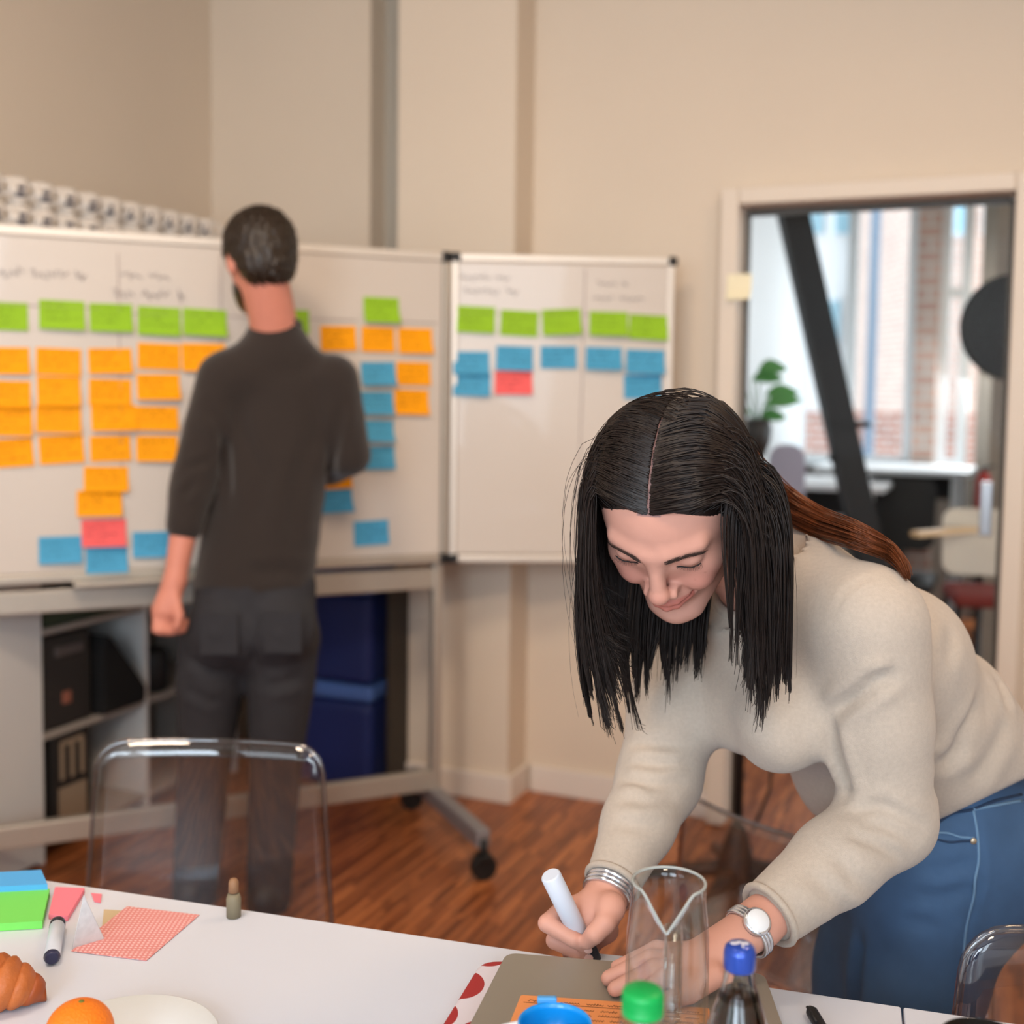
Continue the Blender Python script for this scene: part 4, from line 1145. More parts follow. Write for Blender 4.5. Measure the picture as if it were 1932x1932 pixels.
# folded tent card with grey pattern
a_, b_, c_ = T(138, 1795), T(192, 1770), T(166, 1688)
apex0 = T(165, 1742, 0.045); apex1 = T(160, 1712, 0.045)
M_TENT = mat('white_patterned_card', (214, 216, 218), 0.7, var=0.18, nscale=120)
t = empty('tent_card', T(165, 1770, 0.0006), 'small white folded tent card with grey pattern', 'card')
base_ = t.location
tri = [(T(136, 1790, 0.0006), T(158, 1690 + 0, 0.06), T(196, 1772, 0.0006)), (T(196, 1772, 0.0006), T(158, 1690, 0.06), T(178, 1735, 0.0006))]
for A, B, C_ in tri:
    mb = MB(); nrm = (B - A).cross(C_ - A).normalized() * 0.0007
    v1 = [mb.bm.verts.new(p - base_ + nrm) for p in (A, B, C_)]; v2 = [mb.bm.verts.new(p - base_ - nrm) for p in (A, B, C_)]
    mb.bm.faces.new(v1); mb.bm.faces.new(v2[::-1])
    for i in range(3): mb.bm.faces.new((v1[i], v1[(i + 1) % 3], v2[(i + 1) % 3], v2[i]))
    mb.build('card_panel', M_TENT, t)
def marker(pa, pb, r, cap_end, label, name='marker_pen'):
    o = empty(name, pa, label, 'marker')
    d = pb - pa
    mb = MB(); mb.tube([Vector(), d * 0.02, d * 0.98, d], [r * 0.85, r, r, r * 0.8], n=20); mb.build('marker_barrel', mat('white_marker_plastic', (214, 222, 236), 0.35, var=0.02), o)
    u = d.normalized()
    mb = MB(); mb.tube([d * 0.985, d + u * cap_end * 0.7, d + u * cap_end], [r * 1.04, r * 1.0, r * 0.7], n=20); mb.build('marker_cap', mat('marker_cap_black', (34, 34, 44), 0.4), o)
    return o, u, d
o, u, d = marker(T(98, 1806, 0.009), T(108, 1748, 0.009), 0.0085, 0.012, 'short white marker with dark ends lying before the tent card')
mb = MB(); mb.tube([-u * 0.004, u * 0.001], [0.006, 0.0088], n=16); mb.build('end_plug', mat('navy_plug', (50, 52, 84), 0.4), o)
# small wooden peg
c = T(441, 1730)
pg = empty('wooden_peg', (c.x, c.y, TZ + 0.0006), 'small brown wooden peg standing at the far table edge', 'peg')
mb = MB(); mb.lathe([(0, 0), (0.0085, 0), (0.0088, 0.022), (0.007, 0.028), (0, 0.029)], n=20); mb.build('peg_body', mat('grey_brown_wood', (128, 118, 96), 0.6), pg)
mb = MB(); mb.lathe([(0, 0.029), (0.0062, 0.03), (0.006, 0.042), (0.004, 0.046), (0, 0.047)], n=16); mb.build('peg_head', mat('warm_brown_wood', (146, 108, 78), 0.6), pg)
# plate, orange, croissant
c = T(238, 1992)
pt_ = empty('plate', (c.x, c.y, TZ + 0.0006), 'white plate with an orange on it, lower left corner', 'plate')
M_PLATE = mat('white_plate', (226, 232, 236), 0.25, var=0.01, coat=0.3)
mb = MB(); mb.lathe([(0, 0.0), (0.055, 0.0), (0.085, 0.012), (0.0855, 0.0135), (0.084, 0.0142), (0.056, 0.004), (0, 0.003)], n=56); mb.build('plate_body', M_PLATE, pt_)
oc = P(150, 1940, 1.04)
orr = empty('orange_fruit', (oc.x, oc.y, TZ + 0.0042), 'whole orange lying on the white plate', 'orange')
mb = MB(); mb.sphere((0, 0, 0.0292), 0.030, (1.03, 1, 0.97), 32, 20); mb.build('peel', mat('orange_peel', (250, 128, 10), 0.45, var=0.08, bump=0.35, bscale=400), orr)
mb = MB(); mb.lathe([(0, 0.0005), (0.0022, 0.0), (0.0028, -0.001)], n=10, c=(0.002, 0, 0.0588)); mb.build('stem_end', mat('stem_green', (110, 112, 40), 0.7), orr)
cr0, cr1 = T(-75, 1850), T(84, 1893)
cr = empty('croissant', T(0, 1880, 0.0006), 'golden brown croissant at the left edge of the table', 'croissant')
base_ = cr.location
M_CRO = mat('baked_crust', (184, 100, 46), 0.5, var=0.35, nscale=30, bump=0.3, bscale=80)
M_CROD = mat('dark_crust', (158, 76, 32), 0.5, var=0.3, nscale=40)
dvec = (T(82, 1890, 0.01) - T(-60, 1872, 0.01))
for k in range(7):
    t0, t1 = k / 7, (k + 1.25) / 7
    def ctr(t_): return T(-60, 1872, 0.0) - base_ + dvec * t_ + Vector((0, -0.02 * math.sin(math.pi * t_), 0))
    def rad(t_): return 0.008 + 0.020 * math.sin(math.pi * min(1, max(0, t_))) ** 0.8
    pts = [ctr(t0 + (t1 - t0) * j / 5) + Vector((0, 0, rad(t0 + (t1 - t0) * j / 5) * 0.92)) for j in range(6)]
    rs = [rad(t0 + (t1 - t0) * j / 5) * (0.9 + 0.13 * math.sin(math.pi * min(1, j / 4.0))) for j in range(6)]
    mb = MB(); mb.tube(pts, rs, n=18); mb.build('pastry_fold', M_CROD if k in (0, 6) else M_CRO, cr)

# slim dark pole behind the table, beside the jeans
pa, pb = P(1562, 1735, 1.78), P(1541, 1872, 1.78)
dv_ = (pb - pa).normalized(); pf = pb + dv_ * ((0.0 - pb.z) / dv_.z)
pole = empty('floor_pole', (pf.x, pf.y, 0), 'slim dark metal pole between the table edge and the woman\'s jeans', 'pole')
mb = MB(); mb.tube([pa - Vector((pf.x, pf.y, 0)) - dv_ * 0.02, Vector((0, 0, 0.012))], 0.0065, n=10); mb.build('rod', mat('dark_navy_metal', (38, 34, 46), 0.4, 0.3), pole)
mb = MB(); mb.lathe([(0, 0.0), (0.05, 0.0), (0.05, 0.008), (0.012, 0.014), (0, 0.014)], n=20); mb.build('foot_plate', mat('dark_navy_metal', (38, 34, 46), 0.4, 0.3), pole)
# ---------------------------------------------------------------- solid modelling on a voxel grid (for bodies, clothes)
class Vox:
    def __init__(s, lo, hi, h):
        s.lo = np.array(lo, np.float32); s.h = h
        n = np.ceil((np.array(hi) - np.array(lo)) / h).astype(int) + 1
        s.ax = [s.lo[i] + h * np.arange(n[i], dtype=np.float32) for i in range(3)]
        s.D = np.full(tuple(n), 1.0, np.float32)
    def _sl(s, lo, hi):
        out = []
        for i in range(3):
            a = int(max(0, math.floor((lo[i] - s.lo[i]) / s.h) - 2)); b = int(min(len(s.ax[i]), math.ceil((hi[i] - s.lo[i]) / s.h) + 3))
            if b <= a: return None
            out.append(slice(a, b))
        return tuple(out)
    def _pts(s, sl):
        return s.ax[0][sl[0]][:, None, None], s.ax[1][sl[1]][None, :, None], s.ax[2][sl[2]][None, None, :]
    def _mix(s, sl, d, k, op):
        A = s.D[sl]
        if op == 'add':
            if k <= 0: s.D[sl] = np.minimum(A, d)
            else:
                h_ = np.clip(0.5 + 0.5 * (A - d) / k, 0, 1); s.D[sl] = A * (1 - h_) + d * h_ - k * h_ * (1 - h_)
        elif op == 'sub':
            d = -d
            if k <= 0: s.D[sl] = np.maximum(A, d)
            else:
                h_ = np.clip(0.5 - 0.5 * (A - d) / k, 0, 1); s.D[sl] = A * (1 - h_) + d * h_ + k * h_ * (1 - h_)
    def cap(s, a, b, ra, rb, k=0.01, op='add', side=None, sx=1.0):
        a = np.array(a, np.float32); b = np.array(b, np.float32)
        R = max(ra, rb) * max(1.0, sx) + k + 2 * s.h
        sl = s._sl(np.minimum(a, b) - R, np.maximum(a, b) + R)
        if sl is None: return s
        X, Y, Z = s._pts(sl)
        px, py, pz = X - a[0], Y - a[1], Z - a[2]
        ab = b - a
        if side is not None:
            sd = np.array(side, np.float32); sd = sd / np.linalg.norm(sd)
            t_ = (px * sd[0] + py * sd[1] + pz * sd[2]) * (1.0 / sx - 1.0)
            px = px + t_ * sd[0]; py = py + t_ * sd[1]; pz = pz + t_ * sd[2]
            ab = ab + sd * (ab.dot(sd)) * (1.0 / sx - 1.0)
        L2 = max(1e-9, float(ab.dot(ab)))
        t = np.clip((px * ab[0] + py * ab[1] + pz * ab[2]) / L2, 0, 1)
        d = np.sqrt((px - t * ab[0]) ** 2 + (py - t * ab[1]) ** 2 + (pz - t * ab[2]) ** 2) - (ra + (rb - ra) * t)
        s._mix(sl, d, k, op)
        return s
    def chain(s, pts, rs, k=0.01, op='add', side=None, sx=1.0, kj=0.006):
        for i in range(len(pts) - 1):
            sd = side[i] if isinstance(side, list) else side
            sxx = sx[i] if isinstance(sx, (list, tuple)) else sx
            s.cap(pts[i], pts[i + 1], rs[i], rs[i + 1], k if i == 0 else kj if op == 'add' else k, op, sd, sxx)
        return s
    def ell(s, c, r, k=0.01, op='add', R=None):
        c = np.array(c, np.float32); r = np.array(r, np.float32)
        m_ = float(r.max()) + k + 2 * s.h
        sl = s._sl(c - m_, c + m_)
        if sl is None: return s
        X, Y, Z = s._pts(sl)
        px, py, pz = X - c[0], Y - c[1], Z - c[2]
        if R is not None:
            R = np.array(R, np.float32)
            px, py, pz = (R[0][0] * px + R[1][0] * py + R[2][0] * pz, R[0][1] * px + R[1][1] * py + R[2][1] * pz, R[0][2] * px + R[1][2] * py + R[2][2] * pz)
        k0 = np.sqrt((px / r[0]) ** 2 + (py / r[1]) ** 2 + (pz / r[2]) ** 2)
        k1 = np.sqrt((px / r[0] ** 2) ** 2 + (py / r[1] ** 2) ** 2 + (pz / r[2] ** 2) ** 2) + 1e-6
        s._mix(sl, k0 * (k0 - 1) / k1, k, op)
        return s
    def cut(s, p, n, k=0.0):
        """remove the half space in front of the plane (p, n)"""
        n = np.array(n, np.float32); n = n / np.linalg.norm(n)
        X, Y, Z = s._pts((slice(None),) * 3)
        d = (X - p[0]) * n[0] + (Y - p[1]) * n[1] + (Z - p[2]) * n[2]
        s.D = np.maximum(s.D, d).astype(np.float32)
        return s
    def mesh(s):
        D = s.D
        D[0], D[-1] = 1, 1; D[:, 0], D[:, -1] = 1, 1; D[:, :, 0], D[:, :, -1] = 1, 1
        S = D < 0
        c = np.zeros(tuple(np.array(D.shape) - 1), np.int8)
        for i in (0, 1):
            for j in (0, 1):
                for k in (0, 1):
                    c += S[i:D.shape[0] - 1 + i, j:D.shape[1] - 1 + j, k:D.shape[2] - 1 + k]
        act = (c > 0) & (c < 8)
        cells = np.argwhere(act)
        idx = np.full(act.shape, -1, np.int32); idx[act] = np.arange(len(cells))
        acc = np.zeros((len(cells), 3), np.float64); cnt = np.zeros(len(cells))
        corners = [(i, j, k) for i in (0, 1) for j in (0, 1) for k in (0, 1)]
        vals = {q: D[cells[:, 0] + q[0], cells[:, 1] + q[1], cells[:, 2] + q[2]] for q in corners}
        for q in corners:
            for axn in range(3):
                if q[axn] == 0:
                    q2 = list(q); q2[axn] = 1; q2 = tuple(q2)
                    va, vb = vals[q], vals[q2]
                    mk = (va < 0) != (vb < 0)
                    t = np.where(mk, va / np.where(mk, va - vb, 1), 0)
                    for a in range(3):
                        acc[:, a] += mk * (q[a] + (t if a == axn else 0))
                    cnt += mk
        V = s.lo + s.h * (cells + acc / cnt[:, None])
        quads = []
        sh = D.shape
        for axn in range(3):
            o1, o2 = [(1, 2), (2, 0), (0, 1)][axn]
            A = S[tuple(slice(0, sh[i] - 1) if i == axn else slice(1, sh[i] - 1) for i in range(3))]
            B = S[tuple(slice(1, sh[i]) if i == axn else slice(1, sh[i] - 1) for i in range(3))]
            e = np.argwhere(A != B)
            if len(e) == 0: continue
            inside = A[e[:, 0], e[:, 1], e[:, 2]]
            base = e.copy()
            for i in range(3):
                if i != axn: base[:, i] += 1
            def cell(d1, d2):
                q = base.copy(); q[:, o1] -= d1; q[:, o2] -= d2
                return idx[q[:, 0], q[:, 1], q[:, 2]]
            q4 = np.stack([cell(1, 1), cell(0, 1), cell(0, 0), cell(1, 0)], 1)
            q4[~inside] = q4[~inside][:, ::-1]
            quads.append(q4)
        return V.astype(np.float32), np.concatenate(quads)

def vnormals(V, Q):
    n = np.cross(V[Q[:, 2]] - V[Q[:, 0]], V[Q[:, 3]] - V[Q[:, 1]])
    N = np.zeros_like(V)
    for i in range(4): np.add.at(N, Q[:, i], n)
    return N / (np.linalg.norm(N, axis=1, keepdims=True) + 1e-12)
def relax(V, Q, it=2, f=0.5):
    for _ in range(it):
        acc = np.zeros_like(V); cnt = np.zeros((len(V), 1), np.float32)
        for a, b in ((0, 1), (1, 2), (2, 3), (3, 0)):
            np.add.at(acc, Q[:, a], V[Q[:, b]]); np.add.at(cnt, Q[:, a], 1); np.add.at(acc, Q[:, b], V[Q[:, a]]); np.add.at(cnt, Q[:, b], 1)
        V = V + f * (acc / np.maximum(cnt, 1) - V)
    return V
def proj(V):
    v = V - np.array(CAM, np.float32)
    z = v @ np.array(CF, np.float32)
    return PPX + F_PX * (v @ np.array(CR, np.float32)) / z, PPY - F_PX * (v @ np.array(CU, np.float32)) / z, z
def hit(V, px, py, r=7):
    """nearest surface point of a vertex cloud along the ray of a pixel"""
    x, y, z = proj(V)
    for rr in (r, r * 2, r * 4, r * 9):
        mk = (x - px) ** 2 + (y - py) ** 2 < rr * rr
        if mk.any():
            i = np.where(mk)[0]
            return V[i[np.argmin(z[i])]]
    return np.array(P(px, py, 1.3), np.float32)
def crease(V, N, pix, depth, width, side_lift=0.5):
    """press a fold line into a surface: polyline in the cloth with raised lips"""
    pts = np.array([hit(V, *q) for q in pix], np.float32)
    fine = []
    for i in range(len(pts) - 1):
        for t in np.linspace(0, 1, 14, endpoint=False): fine.append(pts[i] * (1 - t) + pts[i + 1] * t)
    fine.append(pts[-1]); fine = np.array(fine)
    lo, hi = fine.min(0) - width * 4, fine.max(0) + width * 4
    ii = np.where(((V > lo) & (V < hi)).all(1))[0]
    if len(ii) == 0: return V
    d = np.sqrt(((V[ii][:, None, :] - fine[None]) ** 2).sum(2))
    j = d.argmin(1); d = d.min(1)
    tt = j / (len(fine) - 1); fade = np.clip(np.minimum(tt, 1 - tt) * 6, 0.15, 1)
    amt = -depth * np.exp(-(d / width) ** 2) + depth * side_lift * np.exp(-((d - 2.0 * width) / width) ** 2)
    V = V.copy(); V[ii] += N[ii] * (amt * fade)[:, None]
    return V
def quad_obj(name, V, Q, material, parent=None):
    return link(name, np_mesh(name, V, Q), material, parent)
def A3(v): return np.array((v[0], v[1], v[2]), np.float32)

def strands_mesh(name, strands, r0, material, parent=None, sides=3, taper=0.25):
    """strands: list of (n,3) arrays -> one mesh of thin prisms"""
    VV, QQ = [], []
    off = 0
    for s_ in strands:
        n = len(s_)
        T_ = np.gradient(s_, axis=0); T_ /= (np.linalg.norm(T_, axis=1, keepdims=True) + 1e-9)
        ref = np.array([0.31, -0.87, 0.38]); x = np.cross(T_, ref); x /= (np.linalg.norm(x, axis=1, keepdims=True) + 1e-9); y = np.cross(T_, x)
        w = r0 * (1 - (1 - taper) * np.linspace(0, 1, n) ** 2.2)
        ring = np.stack([s_ + (x * math.cos(2 * math.pi * k / sides) + y * math.sin(2 * math.pi * k / sides)) * w[:, None] for k in range(sides)], 1)
        VV.append(ring.reshape(-1, 3))
        i = np.arange(n - 1)[:, None] * sides
        for k in range(sides):
            k2 = (k + 1) % sides
            QQ.append(np.concatenate([i + k, i + k2, i + sides + k2, i + sides + k], 1) + off)
        off += n * sides
    return quad_obj(name, np.concatenate(VV), np.concatenate(QQ), material, parent)
def spline(pts, n):
    """catmull-rom through control points"""
    p = np.array(pts, np.float64)
    p = np.concatenate([[2 * p[0] - p[1]], p, [2 * p[-1] - p[-2]]])
    m_ = len(p) - 3
    out = []
    for u in np.linspace(0, m_ - 1e-6, n):
        i = int(u); t = u - i
        a, b, c, d = p[i], p[i + 1], p[i + 2], p[i + 3]
        out.append(0.5 * ((2 * b) + (-a + c) * t + (2 * a - 5 * b + 4 * c - d) * t * t + (-a + 3 * b - 3 * c + d) * t ** 3))
    return np.array(out)

def skin_material(name, rgb, lips=None):
    mt = mat(name, rgb, rough=0.5, var=0.05, nscale=45, sss=0.0, spec=0.35, bump=0.03, bscale=420)
    nt = mt.node_tree; b = nt.nodes['Principled BSDF']
    src = b.inputs['Base Color'].links[0].from_socket
    at = nt.nodes.new('ShaderNodeAttribute'); at.attribute_name = 'tint'
    mx = nt.nodes.new('ShaderNodeMix'); mx.data_type = 'RGBA'; mx.blend_type = 'MULTIPLY'; mx.inputs[0].default_value = 1.0
    nt.links.new(src, mx.inputs[6]); nt.links.new(at.outputs['Color'], mx.inputs[7])
    nt.links.new(mx.outputs[2], b.inputs['Base Color'])
    return mt
def set_tint(me, T_):
    ca = me.color_attributes.new('tint', 'FLOAT_COLOR', 'POINT')
    ca.data.foreach_set('color', np.concatenate([T_, np.ones((len(T_), 1))], 1).astype(np.float32).ravel())

def knit_material(name, rgb, scale=900.0, bump=0.25, rough=0.9, mel=0.12):
    mt = mat(name, rgb, rough=rough, var=mel, nscale=220, bump=bump, bscale=scale, spec=0.15, sheen=0.25)
    return mt
def hair_material(name, rgb, rgb2):
    mt = bpy.data.materials.new(name); mt.use_nodes = True
    nt = mt.node_tree; N = nt.nodes; L = nt.links; b = N['Principled BSDF']
    tc = N.new('ShaderNodeTexCoord'); nz = N.new('ShaderNodeTexNoise'); nz.inputs['Scale'].default_value = 60
    L.new(tc.outputs['Object'], nz.inputs['Vector'])
    mx = N.new('ShaderNodeMix'); mx.data_type = 'RGBA'; mx.inputs[6].default_value = lin(rgb) + (1,); mx.inputs[7].default_value = lin(rgb2) + (1,)
    L.new(nz.outputs['Fac'], mx.inputs[0]); L.new(mx.outputs[2], b.inputs['Base Color'])
    b.inputs['Roughness'].default_value = 0.38; b.inputs['Specular IOR Level'].default_value = 0.35
    return mt
# ---------------------------------------------------------------- standing man, seen from behind
def Pn(px, py, Y): return A3(P(px, py, Y))
man = empty('person', (-0.66, 3.02, 0), 'man in a dark sweater and jeans standing at the whiteboard, back turned', 'person')
M_SKINM = skin_material('man_skin', (208, 136, 116))
M_SWM = knit_material('dark_brown_sweatshirt', (50, 43, 40), 700, 0.2, mel=0.1)
M_JNM = mat('charcoal_denim', (42, 41, 45), 0.85, var=0.18, nscale=30, bump=0.15, bscale=500)
M_HAIRM = hair_material('dark_brown_hair_short', (30, 22, 17), (52, 40, 30))
MY = 3.0
def mo(V): return (V - np.array(man.location, np.float32)).astype(np.float32)
lo, hi = (-1.10, 2.62, 0.0), (-0.30, 3.45, 1.86)
XS = (1, 0, 0)
hc = Pn(490, 487, 2.97)
fw = np.array((-0.50, 0.80, -0.33)); fw /= np.linalg.norm(fw)
sdv = np.cross(fw, (0, 0, 1)); sdv /= np.linalg.norm(sdv); upv = np.cross(sdv, fw)
RH = np.stack([sdv, fw, upv], 1)
def hl(x, y, z): return hc + sdv * x + fw * y + upv * z
# joints
sL, eL, wL = Pn(418, 712, 2.97), Pn(365, 900, 2.93), Pn(330, 1095, 2.88)
sR, eR, wR = Pn(632, 715, 3.02), Pn(660, 858, 3.03), Pn(600, 905, 3.28)
nk = Pn(521, 618, 3.02)
def torso(v, grow, k=0.03):
    v.chain([Pn(520, 735, 3.03), Pn(512, 860, 3.02), Pn(492, 1010, 3.0), Pn(480, 1100, 2.99)], [0.098 + grow, 0.100 + grow, 0.099 + grow, 0.102 + grow], k, side=XS, sx=1.52)
    v.chain([sL + (0.03, 0, 0.0), Pn(522, 690, 3.03), sR - (0.03, 0, 0)], [0.052 + grow, 0.066 + grow, 0.052 + grow], 0.05)
b = Vox(lo, hi, 0.0075)
torso(b, -0.03)
b.ell(hl(0, -0.008, 0.015), (0.078, 0.095, 0.091), 0.01, R=RH).ell(hl(0, 0.035, -0.04), (0.058, 0.058, 0.075), 0.03, R=RH).ell(hl(0, 0.075, -0.09), (0.03, 0.028, 0.025), 0.03, R=RH)
b.ell(hl(0, 0.11, -0.02), (0.012, 0.02, 0.02), 0.01, R=RH)
for sx in (-1, 1): b.ell(hl(sx * 0.077, 0.0, -0.02), (0.010, 0.019, 0.031), 0.006, R=RH)
b.cap(hl(0, -0.02, -0.05), nk - (0, 0, 0.03), 0.056, 0.062, 0.02)
b.chain([sL, eL, wL], [0.045, 0.042, 0.027], 0.02); b.chain([sR, eR, wR], [0.045, 0.042, 0.028], 0.02)
# left hand, loosely closed
kn = Pn(312, 1150, 2.87)
b.cap(wL, kn, 0.027, 0.034, 0.015)
for i, (dx, dy) in enumerate(((-0.022, -0.008), (-0.008, -0.014), (0.006, -0.012), (0.018, -0.004))):
    base = kn + np.array((dx * 0.8, dx * 0.5, -0.012)); m1 = base + np.array((0.004, dy - 0.01, -0.034)); m2 = m1 + np.array((0.022, 0.012, -0.006)); tp = m2 + np.array((0.004, 0.014, 0.02))
    b.chain([base, m1, m2, tp], [0.0125, 0.0115, 0.0105, 0.009], 0.006, kj=0.003)
b.chain([Pn(330, 1120, 2.86), Pn(338, 1160, 2.845), Pn(334, 1182, 2.84)], [0.013, 0.0125, 0.0105], 0.008)
# right hand on the board
kr = wR + np.array((0.0, 0.07, 0.03)); b.cap(wR, kr, 0.028, 0.034, 0.015)
for i in range(4):
    f0 = kr + np.array((-0.02 + 0.014 * i, 0.015, 0.01)); b.chain([f0, f0 + np.array((0, 0.035, 0.0)), f0 + np.array((0.004, 0.055, -0.02))], [0.0115, 0.0105, 0.009], 0.006, kj=0.003)
b.chain([kr + np.array((-0.03, -0.02, 0.01)), kr + np.array((-0.045, 0.02, 0.0)), kr + np.array((-0.035, 0.045, -0.01))], [0.013, 0.012, 0.010], 0.008)
for (h0, kn0, an) in ((Pn(405, 1180, 3.0), Pn(384, 1440, 3.0), Pn(372, 1690, 3.0)), (Pn(540, 1180, 3.0), Pn(520, 1440, 2.99), Pn(508, 1690, 2.98))):
    b.chain([h0, kn0, an], [0.07, 0.05, 0.035], 0.02); b.cap(an, an + np.array((-0.02, 0.15, -0.035)), 0.03, 0.025, 0.02)
V, Q = b.mesh(); V = relax(V, Q, 1)
ob = quad_obj('body', mo(V), Q, M_SKINM, man); set_tint(ob.data, np.ones((len(V), 3)))
# sweatshirt
s = Vox(lo, hi, 0.0075)
torso(s, 0.0)
s.chain([sL, (sL + eL) / 2, eL, eL + (wL - eL) * 0.38], [0.062, 0.059, 0.055, 0.046], 0.035)
s.chain([sR, (sR + eR) / 2, eR, eR + (wR - eR) * 0.6], [0.062, 0.058, 0.054, 0.043], 0.035)
ce = eL + (wL - eL) * 0.34; cf = eL + (wL - eL) * 0.46
s.cap(ce, cf, 0.049, 0.047, 0.006); s.cap(eL + (wL - eL) * 0.12, eL + (wL - eL) * 0.2, 0.056, 0.054, 0.008)
s.chain([sL + (0.05, 0, 0.02), nk - (0, 0, 0.045), sR + (-0.05, 0, 0.02)], [0.048, 0.060, 0.048], 0.05)
s.cap(nk - (0, 0, 0.06), nk, 0.080, 0.066, 0.04)
hz = P(478, 1140, 2.9).z
s.cut((0, 0, hz), (0, 0, -1)); s.cut(A3(cf) + (wL - eL) * 0.05, wL - eL) if False else None
s.cut(nk + np.array((0, 0, 0.008)), (0.05, 0.25, 1.0))
s.cap(nk - (0, 0, 0.03), nk + (0, 0, 0.08), 0.057, 0.057, 0.004, 'sub')
V, Q = s.mesh(); V = relax(V, Q, 2)
N_ = vnormals(V, Q)
for pix, dp, wd in (([(400, 760), (430, 850), (425, 950)], 0.012, 0.014), ([(650, 760), (628, 850), (622, 920)], 0.010, 0.014), ([(470, 1080), (540, 1075), (600, 1090)], 0.006, 0.018), ([(370, 905), (345, 930)], 0.008, 0.01), ([(350, 880), (400, 870)], 0.006, 0.01), ([(440, 760), (500, 900), (480, 1000)], 0.005, 0.02), ([(600, 800), (560, 930), (560, 1040)], 0.005, 0.02)):
    V = crease(V, N_, pix, dp, wd)
swm = quad_obj('sweatshirt', mo(V), Q, M_SWM, man)
mb = MB(); ring = [mo(nk + np.array((0.062 * math.cos(a), 0.060 * math.sin(a), 0.010 - 0.012 * math.sin(a)))) for a in np.linspace(0, 2 * math.pi, 29)]
mb.tube([Vector(q) for q in ring], 0.007, n=8, caps=False); mb.build('collar', M_SWM, swm)
# jeans
j = Vox((-1.10, 2.7, 0.0), (-0.30, 3.4, 1.02), 0.0075)
j.chain([Pn(482, 1105, 2.99), Pn(478, 1190, 2.99)], [0.103, 0.105], 0.03, side=XS, sx=1.52)
for (h0, kn0, an) in ((Pn(403, 1210, 3.0), Pn(386, 1440, 3.0), Pn(366, 1706, 3.0)), (Pn(535, 1210, 3.0), Pn(520, 1440, 2.99), Pn(506, 1706, 2.98))):
    j.chain([h0, h0 + (kn0 - h0) * 0.35, kn0, an], [0.092, 0.088, 0.068, 0.058], 0.03)
for (px, dx) in ((420, -1), (535, 1)): j.ell(Pn(px, 1185, 2.93), (0.085, 0.075, 0.085), 0.03)
j.cut((0, 0, 0.985), (0, 0, 1))
V, Q = j.mesh(); V = relax(V, Q, 2); N_ = vnormals(V, Q)
for pix, dp, wd in (([(480, 1160), (478, 1260)], 0.010, 0.012), ([(350, 1240), (430, 1275)], 0.008, 0.014), ([(345, 1300), (420, 1330)], 0.007, 0.014), ([(500, 1300), (570, 1280)], 0.007, 0.014), ([(340, 1400), (440, 1420)], 0.006, 0.014), ([(330, 1640), (400, 1660)], 0.008, 0.012), ([(480, 1600), (540, 1620)], 0.008, 0.012)):
    V = crease(V, N_, pix, dp, wd)
jo = quad_obj('jeans', mo(V), Q, M_JNM, man)
for sx, px in ((-1, 418), (1, 536)):
    c0 = mo(hit(V, px, 1205)); mb = MB(); mb.box(Vector(c0) + Vector((0, 0.004, 0.01)), (0.095, 0.006, 0.105), bevel=0.0015); mb.build('back_pocket', M_JNM, jo)
for an in (Pn(366, 1706, 3.0), Pn(506, 1706, 2.98)):
    sh = Vox(an - (0.12, 0.16, 0.2), an + (0.12, 0.3, 0.1), 0.006)
    g = an.copy(); g[2] = 0.045
    sh.cap(g + (0, -0.04, 0), g + np.array((-0.02, 0.17, -0.008)), 0.045, 0.038, 0.01).cap(g, g + (0, 0, 0.05), 0.045, 0.045, 0.03).cut((0, 0, 0.004), (0, 0, -1))
    V, Q = sh.mesh(); quad_obj('shoe', mo(V), Q, M_BLACKP, man)
# hair
h_ = Vox(hc - 0.16, hc + 0.16, 0.005)
h_.ell(hl(0, -0.012, 0.028), (0.091, 0.107, 0.098), 0.01, R=RH).ell(hl(0, -0.045, -0.03), (0.074, 0.060, 0.070), 0.02, R=RH).ell(hl(0, 0.05, 0.085), (0.05, 0.05, 0.03), 0.02, R=RH)
for sx in (-1, 1): h_.ell(hl(sx * 0.085, 0.01, -0.025), (0.022, 0.026, 0.036), 0.01, 'sub', R=RH)
h_.ell(hl(0, 0.125, -0.03), (0.11, 0.085, 0.085), 0.01, 'sub', R=RH)
h_.cap(hl(-0.05, -0.07, -0.148), hl(0.05, -0.07, -0.148), 0.05, 0.05, 0.02, 'sub')
V, Q = h_.mesh(); V = relax(V, Q, 1); N_ = vnormals(V, Q)
V = V + N_ * (0.0045 * np.sin(V[:, :1] * 310 + 3 * np.sin(V[:, 2:] * 170)) * np.sin(V[:, 2:] * 260 + V[:, 1:2] * 200))
quad_obj('hair', mo(V), Q, M_HAIRM, man)
bd = Vox(hc - 0.17, hc + 0.17, 0.006)
bd.ell(hl(0, 0.048, -0.062), (0.060, 0.060, 0.056), 0.01, R=RH).ell(hl(0, 0.078, -0.092), (0.034, 0.03, 0.028), 0.03, R=RH).ell(hl(0, 0.04, 0.03), (0.09, 0.12, 0.075), 0.008, 'sub', R=RH).ell(hl(0, -0.07, -0.06), (0.1, 0.09, 0.09), 0.008, 'sub', R=RH)
V, Q = bd.mesh(); quad_obj('beard', mo(V), Q, M_HAIRM, man)
